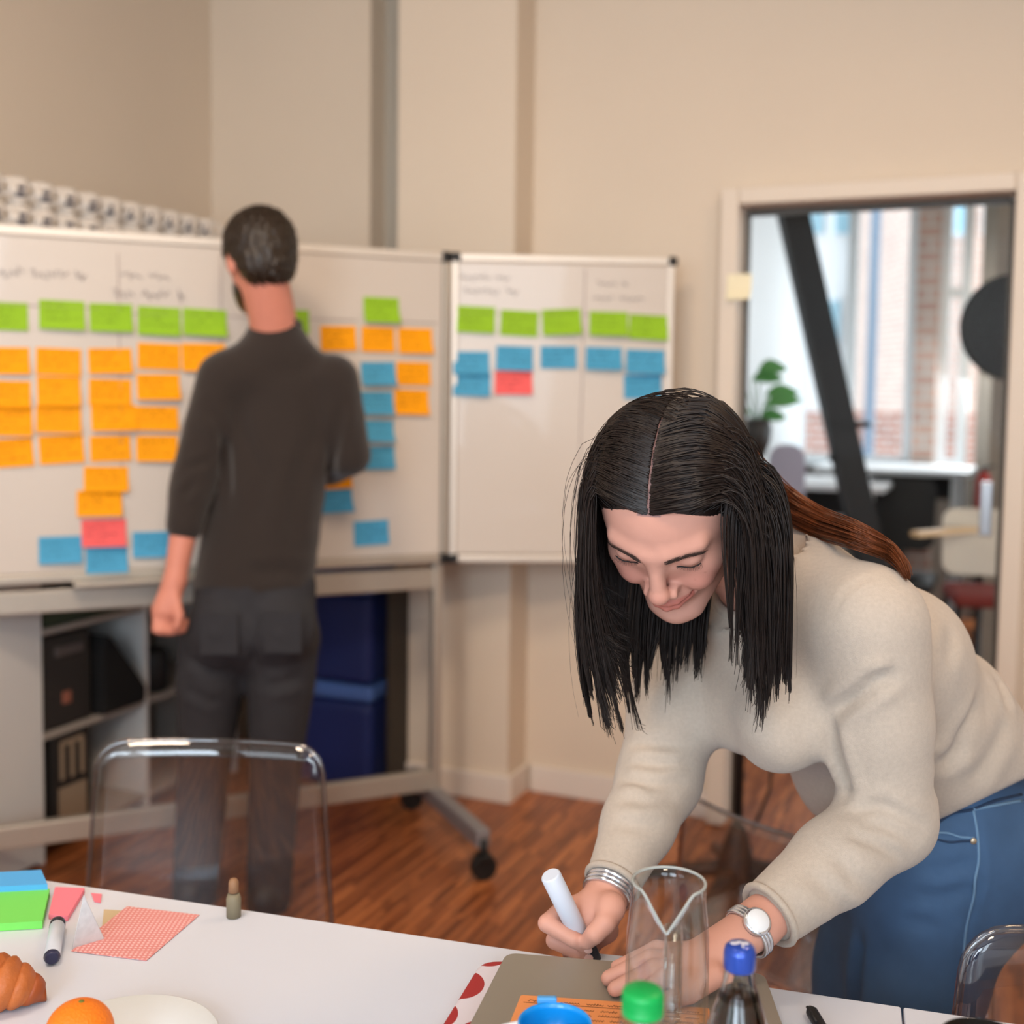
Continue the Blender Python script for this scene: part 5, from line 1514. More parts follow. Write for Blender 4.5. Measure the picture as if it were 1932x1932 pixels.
# ---------------------------------------------------------------- woman bending over the table, writing
wom = empty('person', (0.55, 1.5, 0), 'dark-haired woman in a cream sweater bending over the table, writing with a marker', 'person')
WOFF = np.array(wom.location, np.float32)
def wo(V): return (np.asarray(V, np.float32) - WOFF).astype(np.float32)
M_SKIN = skin_material('woman_skin', (210, 155, 137))
M_KNIT = knit_material('cream_wool_knit', (188, 174, 160), 1000, 0.28, mel=0.13)
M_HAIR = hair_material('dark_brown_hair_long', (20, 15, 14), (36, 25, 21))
M_HAIRO = hair_material('dark_hair_warm_backlit', (128, 66, 32), (70, 38, 24))  # same dark hair, warm light from behind painted into the colour
M_DEN = mat('blue_denim', (62, 92, 128), 0.85, var=0.22, nscale=22, bump=0.12, bscale=900)

# head frame: x to her right, y forward (nose), z up
Fh = np.array((-0.25, -0.59, -0.77)); Fh /= np.linalg.norm(Fh)
Lh = -np.array((0.93, -0.36, -0.02)); Lh -= Fh * Lh.dot(Fh); Lh /= np.linalg.norm(Lh)
Uh = np.cross(Lh, Fh)
RHW = np.stack([Lh, Fh, Uh], 1)
glab = Pn(1233, 1050, 1.20)
HC = glab - Fh * 0.089 - Uh * 0.018
def H(x, y, z): return HC + RHW @ np.array((x, y, z))
def Hl(p): return RHW.T @ (np.asarray(p) - HC)

# joints (image position, distance)
nkB = Pn(1440, 1105, 1.415)
shL, elL, wrL = Pn(1640, 1180, 1.29), Pn(1675, 1545, 1.30), Pn(1432, 1742, 1.19)
shR, elR, wrR = Pn(1300, 1215, 1.50), Pn(1243, 1470, 1.42), Pn(1152, 1672, 1.295)
LAT = shL - shR; LAT /= np.linalg.norm(LAT)
pel, wai, che = Pn(1752, 1545, 1.58), Pn(1705, 1420, 1.53), Pn(1555, 1255, 1.43)

# ---- head
hd = Vox((-0.090, -0.115, -0.150), (0.090, 0.128, 0.128), 0.0019)
hd.ell((0, -0.004, 0.028), (0.073, 0.084, 0.075), 0.01)
hd.ell((0, 0.028, 0.000), (0.0635, 0.062, 0.080), 0.02)
hd.ell((0, 0.034, -0.068), (0.047, 0.048, 0.047), 0.03)
hd.ell((0, 0.0755, -0.1165), (0.0160, 0.0155, 0.0150), 0.024)
for sx in (-1, 1):
    hd.cap((sx * 0.054, 0.0, -0.066), (sx * 0.02, 0.068, -0.112), 0.014, 0.012, 0.022)
    hd.ell((sx * 0.043, 0.056, -0.024), (0.020, 0.021, 0.018), 0.018)
    hd.ell((sx * 0.034, 0.070, -0.043), (0.0175, 0.0155, 0.0145), 0.014)
    hd.cap((sx * 0.012, 0.085, 0.017), (sx * 0.044, 0.070, 0.021), 0.0085, 0.007, 0.014)
    hd.ell((sx * 0.031, 0.100, 0.004), (0.0165, 0.0155, 0.0105), 0.010, 'sub')
    hd.ell((sx * 0.0315, 0.0735, 0.0035), (0.0155, 0.0125, 0.0115), 0.004)
hd.cap((0, 0.086, 0.012), (0, 0.1030, -0.030), 0.0080, 0.0092, 0.010)
hd.ell((0, 0.1045, -0.0355), (0.0116, 0.0108, 0.0100), 0.006)
for sx in (-1, 1):
    hd.ell((sx * 0.0140, 0.0930, -0.0405), (0.0075, 0.0108, 0.0076), 0.005)
    hd.ell((sx * 0.0062, 0.1000, -0.0470), (0.0036, 0.0050, 0.0030), 0.002, 'sub')
    hd.cap((sx * 0.0185, 0.094, -0.041), (sx * 0.030, 0.083, -0.058), 0.0022, 0.0016, 0.008, 'sub')
hd.ell((0, 0.073, -0.066), (0.027, 0.0215, 0.022), 0.014)
LU = [(-0.0265, 0.0815, -0.0632), (-0.013, 0.0925, -0.0662), (-0.004, 0.0958, -0.0658), (0, 0.0955, -0.0668), (0.004, 0.0958, -0.0658), (0.013, 0.0925, -0.0662), (0.0265, 0.0815, -0.0632)]
LL = [(-0.0235, 0.0815, -0.0672), (-0.011, 0.0915, -0.0740), (0, 0.0942, -0.0760), (0.011, 0.0915, -0.0740), (0.0235, 0.0815, -0.0672)]
hd.chain(LU, [0.0018, 0.0036, 0.0040, 0.0036, 0.0040, 0.0036, 0.0018], 0.003, kj=0.002)
hd.chain(LL, [0.0020, 0.0046, 0.0054, 0.0046, 0.0020], 0.004, kj=0.003)
LM = [(-0.0285, 0.0805, -0.0628), (-0.013, 0.0955, -0.0690), (0, 0.0990, -0.0705), (0.013, 0.0955, -0.0690), (0.0285, 0.0805, -0.0628)]
hd.chain(LM, [0.0010, 0.0014, 0.0015, 0.0014, 0.0010], 0.002, 'sub')
for sx in (-1, 1): hd.ell((sx * 0.0305, 0.080, -0.0625), (0.0030, 0.0036, 0.0034), 0.004, 'sub')
hd.cap((0, 0.0895, -0.089), (0, 0.0895, -0.089), 0.0035, 0.0035, 0.010, 'sub')
for sx in (-1, 1):
    hd.ell((sx * 0.072, -0.004, -0.012), (0.006, 0.017, 0.028), 0.006)
nl = Hl(nkB)
hd.cap((0, -0.028, -0.045), nl * 0.72 + np.array((0, -0.028, -0.045)) * 0.28, 0.050, 0.050, 0.022)
HV, HQ = hd.mesh()
def surf(x, z):
    """forward surface of the face at (x, z) in the head frame"""
    for r in (0.0025, 0.005, 0.01):
        mk = (np.abs(HV[:, 0] - x) < r) & (np.abs(HV[:, 2] - z) < r) & (HV[:, 1] > 0)
        if mk.any(): return float(HV[mk, 1].max())
    return 0.08
def seg_d(Pt, pts):
    out = np.full(len(Pt), 9.0)
    for a, b in zip(pts[:-1], pts[1:]):
        a, b = np.array(a), np.array(b); ab = b - a
        t = np.clip(((Pt - a) @ ab) / ab.dot(ab), 0, 1)
        out = np.minimum(out, np.linalg.norm(Pt - a - t[:, None] * ab, axis=1))
    return out
tint = np.ones((len(HV), 3))
lip = np.clip(1.25 - np.minimum(seg_d(HV, LU) / 0.0052, seg_d(HV, LL) / 0.0068), 0, 1); lip = np.clip(lip * 2.5, 0, 1)
tint *= 1 - lip[:, None] * (1 - np.array((0.80, 0.52, 0.52)))
for sx in (-1, 1):
    ck = np.exp(-(np.linalg.norm(HV - np.array((sx * 0.040, 0.075, -0.038)), axis=1) / 0.024) ** 2); tint *= 1 - ck[:, None] * (1 - np.array((1.0, 0.82, 0.82)))
ns = np.exp(-(np.linalg.norm(HV - np.array((0, 0.110, -0.036)), axis=1) / 0.012) ** 2); tint *= 1 - ns[:, None] * (1 - np.array((1.0, 0.88, 0.88)))
mc = np.clip(1 - seg_d(HV, LM) / 0.0024, 0, 1); tint *= 1 - mc[:, None] * (1 - np.array((0.45, 0.25, 0.25)))
for (x, z, r) in ((-0.047, -0.022, 0.0011), (-0.012, -0.016, 0.0012), (-0.036, -0.030, 0.0009)):
    mk = np.exp(-(np.linalg.norm(HV - np.array((x, surf(x, z), z)), axis=1) / r) ** 2); tint *= 1 - mk[:, None] * (1 - np.array((0.45, 0.3, 0.25)))
pm = (np.abs(HV[:, 0]) < 0.012) & (HV[:, 2] > 0.066); tint[pm] *= np.array((0.5, 0.55, 0.66))
HW = (RHW @ HV.T).T + HC

# ---- neck, torso, arms (mostly under the clothes) and hands
lo, hi = (0.10, 1.05, 0.0), (0.85, 1.85, 1.30)
bd = Vox((0.10, 1.0, 0.0), (0.95, 1.95, 1.30), 0.009)
bd.cap(nkB, H(0, -0.028, -0.06), 0.047, 0.047, 0.01)
bd.chain([nkB, che, wai, pel], [0.042, 0.075, 0.07, 0.085], 0.02, side=LAT, sx=1.3)
bd.chain([shL, nkB, shR], [0.028, 0.034, 0.028], 0.012)
bd.chain([shL, elL, wrL], [0.034, 0.030, 0.024], 0.02); bd.chain([shR, elR, wrR], [0.034, 0.030, 0.022], 0.02)
kneeL, kneeR = Pn(1700, 2060, 1.50), Pn(1612, 2060, 1.61)
hipL, hipR = Pn(1760, 1610, 1.50), Pn(1705, 1610, 1.61)
footL, footR = kneeL.copy(), kneeR.copy(); footL[2] = 0.07; footR[2] = 0.07; footL[0] += 0.03; footR[0] += 0.03
for h0, k0, f0 in ((hipL, kneeL, footL), (hipR, kneeR, footR)): bd.chain([h0, k0, f0], [0.06, 0.042, 0.032], 0.02); bd.cap(f0, f0 + (-0.14, -0.02, -0.03), 0.028, 0.022, 0.02)
BV, BQ = bd.mesh(); BV = relax(BV, BQ, 1)

LZ = TZ + LTOP
def hz(px, py, z): return A3(PZ(px, py, z))
# right hand holding the marker
MK0, MK1 = Pn(1038, 1650, 1.232), Pn(1098, 1774, 1.252)
rh = Vox(Pn(1090, 1740, 1.26) - np.array((0.09, 0.085, 0.10)), Pn(1090, 1740, 1.26) + np.array((0.11, 0.10, 0.12)), 0.0024)
fore = wrR + (elR - wrR) * 0.3
rh.cap(fore, wrR, 0.029, 0.0245, 0.01)
palm = Pn(1128, 1722, 1.268)
rh.cap(wrR, palm, 0.0235, 0.0245, 0.012)
fing = [
    ([(1118, 1700, 1.272), (1066, 1712, 1.272), (1032, 1742, 1.246), (1082, 1772, 1.236), (1104, 1786, 1.242)], [0.0115, 0.0105, 0.0098, 0.0088, 0.0078]),
    ([(1124, 1722, 1.280), (1076, 1742, 1.284), (1046, 1774, 1.262), (1088, 1796, 1.248), (1106, 1803, 1.250)], [0.0115, 0.0105, 0.0095, 0.0086, 0.0076]),
    ([(1134, 1742, 1.287), (1096, 1768, 1.292), (1076, 1798, 1.276), (1104, 1814, 1.262), (1118, 1818, 1.262)], [0.0108, 0.0098, 0.0090, 0.0082, 0.0072]),
    ([(1146, 1756, 1.292), (1120, 1784, 1.294), (1108, 1808, 1.284), (1126, 1822, 1.276), (1136, 1824, 1.274)], [0.0096, 0.0086, 0.0080, 0.0074, 0.0066]),
    ([(1152, 1712, 1.250), (1142, 1740, 1.232), (1122, 1762, 1.226), (1108, 1776, 1.232)], [0.0135, 0.0118, 0.0105, 0.0088]),
]
for f_, r_ in fing:
    rh.chain([Pn(*q) for q in f_], r_, 0.005, kj=0.002)
    rh.cap(palm, Pn(*f_[0]), 0.019, r_[0] + 0.002, 0.010)
RV, RQ = rh.mesh(); RV = relax(RV, RQ, 1, 0.4)
# left hand resting on the laptop, fingers to the left
wl0 = wrL
lh = Vox(hz(1290, 1820, LZ + 0.01) - np.array((0.14, 0.10, 0.04)), hz(1290, 1820, LZ + 0.01) + np.array((0.17, 0.14, 0.12)), 0.0026)
lh.cap(wrL + (elL - wrL) * 0.3, wrL, 0.029, 0.024, 0.01, side=(0, 0, 1), sx=0.9)
kc = hz(1312, 1822, LZ + 0.020)
lh.cap(wrL, kc, 0.0215, 0.021, 0.012, side=(0, 1, 0), sx=1.35)
for (kx, ky, tx, ty, r) in ((1285, 1802, 1165, 1826, 0.0098), (1275, 1818, 1148, 1846, 0.0100), (1278, 1836, 1160, 1866, 0.0096), (1290, 1852, 1196, 1880, 0.0084)):
    k_ = hz(kx, ky, LZ + 0.019); t_ = hz(tx, ty, LZ + r * 0.85); m1 = k_ * 0.62 + t_ * 0.38 + np.array((0, 0, 0.010)); m2 = k_ * 0.3 + t_ * 0.7 + np.array((0, 0, 0.004))
    lh.chain([k_, m1, m2, t_], [r * 1.15, r * 1.05, r * 0.95, r * 0.8], 0.005, kj=0.002); lh.cap(kc, k_, 0.017, r * 1.2, 0.010)
lh.chain([hz(1345, 1842, LZ + 0.022), hz(1300, 1872, LZ + 0.014), hz(1262, 1888, LZ + 0.010)], [0.0125, 0.0108, 0.0088], 0.008, kj=0.002)
LV, LQ = lh.mesh(); LV = relax(LV, LQ, 1, 0.4)
AV = np.concatenate([HW, BV, RV, LV]).astype(np.float32)
AQ = np.concatenate([HQ, BQ + len(HW), RQ + len(HW) + len(BV), LQ + len(HW) + len(BV) + len(RV)])
body = quad_obj('body', wo(AV), AQ, M_SKIN, wom)
set_tint(body.data, np.concatenate([tint, np.ones((len(BV) + len(RV) + len(LV), 3))]))
# fingernails
M_NAIL = mat('fingernail', (236, 190, 178), 0.25, var=0.02)
for f_, r_ in fing[:2]:
    a_, b2 = Pn(*f_[-2]), Pn(*f_[-1]); dr = (b2 - a_) / np.linalg.norm(b2 - a_)
    n_ = np.array((-0.2, -0.9, 0.35)); n_ -= dr * n_.dot(dr); n_ /= np.linalg.norm(n_)
    mb = MB(); mb.sphere((0, 0, 0), 1.0, (0.0042, 0.0062, 0.0014), 12, 8)
    o = mb.build('fingernail', M_NAIL, wom); o.matrix_local = Matrix.Translation(Vector(wo(b2 + n_ * (r_[-1] - 0.0006)))) @ frame_from((0, 0, 0), np.cross(dr, n_), n_)

# ---- face details
M_BROW = mat('eyebrow_hair', (58, 38, 30), 0.7, var=0.1); M_LASH = mat('eyelash_dark', (24, 17, 16), 0.6, var=0.0)
for sx in (-1, 1):
    st_ = []
    rg = np.random.default_rng(5 + sx)
    for i in range(240):
        u = rg.random(); x = 0.0125 + 0.036 * u; z = 0.0165 + 0.0075 * math.sin(u * 2.3) - 0.006 * u + rg.normal(0, 0.0016 * (1 - 0.6 * u))
        x1 = x + 0.006; z1 = z + 0.0022 * (1 - 1.6 * u)
        a_ = H(sx * x, surf(sx * x, z) + 0.0004, z); b2 = H(sx * x1, surf(sx * x1, z1) + 0.0005, z1)
        st_.append(np.array([a_, (a_ + b2) / 2 + Fh * 0.0005, b2]))
    strands_mesh('eyebrow', [wo(q) for q in st_], 0.00036, M_BROW, wom)
    lash = []
    for u in np.linspace(0, 1, 15):
        x = 0.0205 + 0.0255 * u; z = -0.0022 - 0.0040 * math.sin(math.pi * min(1, u * 0.95)) + 0.0035 * u
        lash.append((x, z))
    st_ = [np.array([H(sx * x, surf(sx * x, z) + 0.0003, z) for x, z in lash])]
    mb = MB(); mb.tube([Vector(wo(q)) for q in st_[0]], [0.0003] + [0.00075] * 13 + [0.0004], n=6)
    mb.build('lash_line', M_LASH, wom)
    lst = []
    for i in range(22):
        u = i / 21; x = 0.0225 + 0.0235 * u; z = -0.0022 - 0.0040 * math.sin(math.pi * min(1, u * 0.95)) + 0.0035 * u
        a_ = np.array((sx * x, surf(sx * x, z) + 0.0003, z)); d_ = np.array((sx * (u - 0.4) * 0.7, 0.8, -0.9)); d_ /= np.linalg.norm(d_)
        ln = 0.0058 * (0.75 + 0.4 * u)
        lst.append(wo(np.array([H(*a_), H(*(a_ + d_ * ln * 0.5)), H(*(a_ + d_ * ln + np.array((0, 0, 0.0012))))])))
    strands_mesh('eyelash', lst, 0.00022, M_LASH, wom)

# ---- sweater
sw = Vox((0.06, 1.0, 0.72), (0.92, 1.90, 1.34), 0.0062)
sw.chain([nkB + (che - nkB) * 0.25, che, wai, pel], [0.088, 0.112, 0.108, 0.116], 0.03, side=LAT, sx=1.22, kj=0.03)
sw.chain([shL + (nkB - shL) * 0.12, nkB + (che - nkB) * 0.12, shR + (nkB - shR) * 0.12], [0.056, 0.070, 0.056], 0.05)
for bx, by, bY in ((1470, 1370, 1.33), (1400, 1330, 1.42)): sw.ell(Pn(bx, by, bY), (0.052, 0.054, 0.054), 0.05)
sw.ell(Pn(1790, 1325, 1.54), (0.07, 0.10, 0.075), 0.05); sw.ell(Pn(1705, 1225, 1.46), (0.075, 0.09, 0.075), 0.06); sw.ell(Pn(1850, 1420, 1.56), (0.06, 0.10, 0.08), 0.05)
sw.ell(Pn(1590, 1480, 1.50), (0.05, 0.08, 0.05), 0.05)
sw.chain([shL, shL + (elL - shL) * 0.5, elL], [0.064, 0.056, 0.053], 0.035, kj=0.02)
cuL = wrL + (elL - wrL) * 0.13
sw.chain([elL + (0, 0, 0.0), elL + (cuL - elL) * 0.5, cuL], [0.052, 0.046, 0.0365], 0.015, kj=0.015)
sw.chain([shR, shR + (elR - shR) * 0.5, elR], [0.060, 0.056, 0.052], 0.035, kj=0.02)
cuR = wrR + (elR - wrR) * 0.10
sw.chain([elR, elR + (cuR - elR) * 0.5, cuR], [0.051, 0.043, 0.033], 0.015, kj=0.015)
sw.cap(nkB + (che - nkB) * 0.1, nkB + (H(0, -0.03, -0.06) - nkB) * 0.24, 0.068, 0.064, 0.025)
# openings: neck, cuffs, hem
nd = H(0, -0.03, -0.06) - nkB; nd /= np.linalg.norm(nd)
dL = (wrL - elL); dL /= np.linalg.norm(dL); dR = (wrR - elR); dR /= np.linalg.norm(dR)
def cut_local(v, p, n, r):
    """cut away what lies beyond the plane, near p only"""
    p = np.array(p, np.float32); n = np.array(n, np.float32); sl = v._sl(p - r, p + r)
    X, Y, Z = v._pts(sl); d = (X - p[0]) * n[0] + (Y - p[1]) * n[1] + (Z - p[2]) * n[2]
    rr = np.sqrt((X - p[0]) ** 2 + (Y - p[1]) ** 2 + (Z - p[2]) ** 2) - r
    v.D[sl] = np.maximum(v.D[sl], -np.maximum(-d, rr))
cut_local(sw, cuL + dL * 0.012, dL, 0.062); cut_local(sw, cuR + dR * 0.012, dR, 0.055)
cut_local(sw, nkB + nd * 0.024, nd, 0.080)
sw.cap(nkB + nd * 0.018, nkB + nd * 0.08, 0.050, 0.050, 0.003, 'sub')
hemA, hemB = Pn(1545, 1552, 1.5), Pn(1935, 1478, 1.58)
def view_plane(a, b):
    c_ = A3(CAM); n_ = np.cross(a - c_, b - c_); n_ /= np.linalg.norm(n_)
    return n_ if n_[2] < 0 else -n_
hn = view_plane(Pn(1740, 1562, 1.5), Pn(1935, 1468, 1.58)); hn2 = view_plane(Pn(1530, 1545, 1.5), Pn(1740, 1562, 1.5))
hp = Pn(1740, 1562, 1.5)
X, Y, Z = sw._pts((slice(None),) * 3)
dpl = np.maximum((X - hp[0]) * hn[0] + (Y - hp[1]) * hn[1] + (Z - hp[2]) * hn[2], (X - hp[0]) * hn2[0] + (Y - hp[1]) * hn2[1] + (Z - hp[2]) * hn2[2])
# keep the left forearm, which hangs below the hem line
t_ = (np.array(cuL) - np.array(elL)); L2 = float(t_.dot(t_))
pa = np.clip(((X - elL[0]) * t_[0] + (Y - elL[1]) * t_[1] + (Z - elL[2]) * t_[2]) / L2, 0, 1)
dfa = np.sqrt((X - elL[0] - pa * t_[0]) ** 2 + (Y - elL[1] - pa * t_[1]) ** 2 + (Z - elL[2] - pa * t_[2]) ** 2)
keep = (dfa < 0.062) | ((X < wrR[0] + 0.22) & (Y < 1.46) & (X < 0.36))
sw.D = np.where(keep, sw.D, np.maximum(sw.D, dpl)).astype(np.float32)
SV, SQ = sw.mesh(); SV = relax(SV, SQ, 2)
SN = vnormals(SV, SQ)
folds = [
    ([(1566, 1348), (1600, 1318), (1650, 1285), (1690, 1270)], 0.0085, 0.0085), ([(1570, 1345), (1640, 1300), (1690, 1250)], 0.0035, 0.008),
    ([(1566, 1350), (1578, 1430), (1590, 1500)], 0.010, 0.009), ([(1562, 1180), (1597, 1112), (1650, 1082)], 0.0015, 0.004),
    ([(1600, 1530), (1670, 1525), (1745, 1560)], 0.006, 0.007), ([(1602, 1552), (1670, 1560), (1735, 1590)], 0.0055, 0.007), ([(1605, 1575), (1650, 1585), (1710, 1620)], 0.005, 0.007),
    ([(1570, 1610), (1610, 1650), (1660, 1690)], 0.004, 0.009), ([(1520, 1640), (1560, 1680), (1600, 1720)], 0.003, 0.009), ([(1470, 1670), (1500, 1710), (1530, 1755)], 0.003, 0.008),
    ([(1185, 1405), (1240, 1402), (1300, 1410)], 0.0045, 0.007), ([(1178, 1438), (1240, 1445), (1315, 1440)], 0.0045, 0.007), ([(1170, 1470), (1230, 1478), (1310, 1468)], 0.005, 0.007), ([(1160, 1510), (1220, 1505), (1290, 1500)], 0.0035, 0.008), ([(1150, 1550), (1200, 1560), (1260, 1555)], 0.003, 0.008),
    ([(1780, 1450), (1820, 1390), (1850, 1320)], 0.006, 0.012), ([(1830, 1490), (1880, 1420), (1905, 1350)], 0.005, 0.013), ([(1760, 1490), (1790, 1430), (1830, 1400)], 0.004, 0.01), ([(1880, 1270), (1910, 1340)], 0.005, 0.01),
    ([(1330, 1330), (1400, 1420), (1480, 1480)], 0.003, 0.02), ([(1790, 1250), (1800, 1180)], 0.004, 0.012),
]
for pix, dp, wd in folds: SV = crease(SV, SN, pix, dp, wd)
swo = quad_obj('sweater', wo(SV), SQ, M_KNIT, wom)
# ribbed collar
mb = MB(); ux = np.cross(nd, (0, 0, 1)); ux /= np.linalg.norm(ux); uy = np.cross(nd, ux)
mb.tube([Vector(wo(nkB + nd * 0.021 + (ux * math.cos(a) + uy * math.sin(a)) * 0.0575)) for a in np.linspace(0, 2 * math.pi, 41)], 0.0075, n=8, caps=False); mb.build('collar', M_KNIT, swo)

for nm_, c_, d_, r_ in (('cuff', cuL + dL * 0.010, dL, 0.0335), ('cuff', cuR + dR * 0.010, dR, 0.0300)):
    ux = np.cross(d_, (0, 0, 1)); ux /= np.linalg.norm(ux); uy = np.cross(d_, ux)
    for off in (0.001,):
        mb = MB(); mb.tube([Vector(wo(c_ + d_ * off + (ux * math.cos(a) + uy * math.sin(a)) * r_)) for a in np.linspace(0, 2 * math.pi, 49)], 0.0042, n=8, caps=False); mb.build(nm_, M_KNIT, swo)

# ---- jeans
jn = Vox((0.25, 1.2, 0.0), (1.0, 1.95, 0.97), 0.0075)
PLAT = np.array((0.10, -0.99, 0.0))
jn.chain([pel + (wai - pel) * 0.35, pel, Pn(1755, 1640, 1.58)], [0.112, 0.126, 0.125], 0.03, side=PLAT, sx=1.25)
jn.ell(Pn(1850, 1590, 1.58), (0.085, 0.14, 0.10), 0.05)
for h0, k0, f0 in ((hipL, kneeL, footL), (hipR, kneeR, footR)):
    jn.chain([h0, h0 + (k0 - h0) * 0.5, k0, f0 + (0, 0, 0.02)], [0.098, 0.088, 0.072, 0.066], 0.04, kj=0.02)
jn.ell(Pn(1620, 1600, 1.60), (0.05, 0.09, 0.06), 0.05)
jn.cut(hp - hn * 0.035, -hn)
JV, JQ = jn.mesh(); JV = relax(JV, JQ, 2); JN = vnormals(JV, JQ)
for pix, dp, wd in (([(1765, 1572), (1800, 1578), (1836, 1576)], 0.003, 0.004), ([(1842, 1520), (1850, 1600), (1845, 1670), (1828, 1740), (1800, 1850), (1790, 1930)], 0.0035, 0.0045), ([(1740, 1650), (1800, 1640), (1838, 1625)], 0.004, 0.009), ([(1720, 1690), (1780, 1690), (1835, 1670)], 0.004, 0.009), ([(1700, 1740), (1760, 1745)], 0.003, 0.009), ([(1620, 1760), (1612, 1860), (1605, 1930)], 0.010, 0.010)):
    JV = crease(JV, JN, pix, dp, wd, 0.3)
jeans = quad_obj('jeans', wo(JV), JQ, M_DEN, wom)
M_STITCH = mat('denim_seam', (36, 56, 84), 0.85, var=0.1); M_STL = mat('denim_edge', (104, 138, 170), 0.85, var=0.1)
def seam(name, pix, r, material, lift=0.0006):
    pts = [hit(JV, *q, r=6) for q in pix]; pts = spline(pts, len(pts) * 5)
    mb = MB(); mb.tube([Vector(wo(q + np.array((0, -lift, 0)))) for q in pts], r, n=6); return mb.build(name, material, jeans)
seam('side_seam', [(1838, 1528), (1846, 1570), (1848, 1620), (1843, 1660), (1838, 1690), (1826, 1750), (1808, 1830), (1795, 1910)], 0.0019, M_STL)
seam('pocket_edge', [(1766, 1572), (1790, 1575), (1815, 1577), (1838, 1577)], 0.0016, M_STL)
seam('pocket_edge', [(1766, 1588), (1790, 1590), (1815, 1590), (1836, 1588)], 0.0013, M_STITCH)
seam('waistband_edge', [(1762, 1556), (1800, 1536), (1838, 1524), (1880, 1512), (1928, 1496)], 0.0019, M_STITCH)
seam('belt_loop', [(1838, 1528), (1880, 1520), (1930, 1506)], 0.0022, M_STL)
rv = hit(JV, 1834, 1582); mb = MB(); mb.sphere(Vector(wo(rv + np.array((0, -0.001, 0)))), 0.0042, (1, 0.5, 1), 14, 10); mb.build('rivet', mat('brass_rivet', (186, 172, 150), 0.35, 0.7), jeans)
for f0 in (footL, footR):
    sh = Vox(f0 - (0.25, 0.1, 0.1), f0 + (0.1, 0.1, 0.1), 0.006); g = f0.copy(); g[2] = 0.04
    sh.cap(g + (0.03, 0, 0), g + (-0.15, -0.02, -0.008), 0.04, 0.034, 0.01).cap(g, g + (0, 0, 0.04), 0.04, 0.04, 0.03).cut((0, 0, 0.004), (0, 0, -1))
    V, Q = sh.mesh(); quad_obj('shoe', wo(V), Q, M_BLACKP, wom)

# ---- watch, bracelet, marker (things of their own)
wc = wrL + (cuL - wrL) * -0.55 + np.array((0, 0, 0))
wt = empty('wrist_watch', wc, 'silver wristwatch on the woman\'s left wrist', 'watch')
M_SIL = mat('polished_silver', (226, 230, 238), 0.15, 0.9, var=0.02)
wax = dL; wx = np.cross(wax, (0, 0, 1)); wx /= np.linalg.norm(wx); wz = np.cross(wx, wax)
mb = MB()
for off in (-0.004, 0.0, 0.004):
    mb.tube([Vector(wax * off + (wx * math.cos(a) * 0.0275 + wz * math.sin(a) * 0.0255)) for a in np.linspace(0, 2 * math.pi, 33)], 0.0024, n=8, caps=False)
mb.build('watch_band', M_SIL, wt)
fdir = np.array((-0.35, -0.85, 0.35)); fdir -= wax * fdir.dot(wax); fdir /= np.linalg.norm(fdir)
Mw = frame_from(fdir * 0.0275, wax, fdir)
mb = MB(); mb.lathe([(0, 0.004), (0.0125, 0.004), (0.0145, 0.002), (0.0145, -0.003), (0, -0.004)], n=32); o = mb.build('watch_case', M_SIL, wt); o.matrix_local = Mw
mb = MB(); mb.lathe([(0, 0.0046), (0.0115, 0.0044), (0.012, 0.0036)], n=32); o = mb.build('watch_face', mat('white_dial', (236, 238, 242), 0.2, var=0.02), wt); o.matrix_local = Mw
bc_ = wrR + dR * 0.006
bt = empty('bracelet', bc_, 'broad silver bracelet on the woman\'s writing wrist', 'bracelet')
bx = np.cross(dR, (0, 0, 1)); bx /= np.linalg.norm(bx); bz = np.cross(bx, dR)
for off in (-0.0055, 0.0, 0.0055):
    mb = MB(); mb.tube([Vector(dR * off + (bx * math.cos(a) + bz * math.sin(a)) * 0.0272) for a in np.linspace(0, 2 * math.pi, 37)], 0.0027, n=8, caps=False); mb.build('bangle', M_SIL, bt)
marker(Vector(MK0), Vector(MK1), 0.0112, 0.042, 'white marker with black tip held in the woman\'s right hand')
# ---------------------------------------------------------------- the woman's hair, strand by strand
hr = np.random.default_rng(11)
CC, CRd = np.array((0, -0.004, 0.028)), np.array((0.073, 0.084, 0.075))
HZ = ([-0.09, -0.06, -0.035, 0.0, 0.030, 0.050, 0.0625], [-0.06, -0.035, 0.012, 0.026, 0.042, 0.068, 0.25])
GR = RHW.T @ np.array((0, 0, -1.0))
def skull(p, pad):
    """push points (head frame) out of the padded skull, face and neck"""
    for c, r in ((CC, CRd + pad), (np.array((0, 0.028, 0.0)), np.array((0.0635, 0.062, 0.080)) + pad * 0.9), (np.array((0, 0.034, -0.062)), np.array((0.052, 0.05, 0.046)) + pad * 0.7)):
        q = (p - c) / r
        l = np.linalg.norm(q, axis=1, keepdims=True)
        p = np.where(l < 1, c + q / np.maximum(l, 1e-6) * r, p)
    return p
# roots on the scalp
n_try = 30000
u = hr.normal(size=(n_try, 3)); u /= np.linalg.norm(u, axis=1, keepdims=True)
R0_ = CC + u * (CRd + 0.0035)
ok = (R0_[:, 1] < np.interp(R0_[:, 2], *HZ)) & (R0_[:, 2] > -0.055)
roots = R0_[ok]
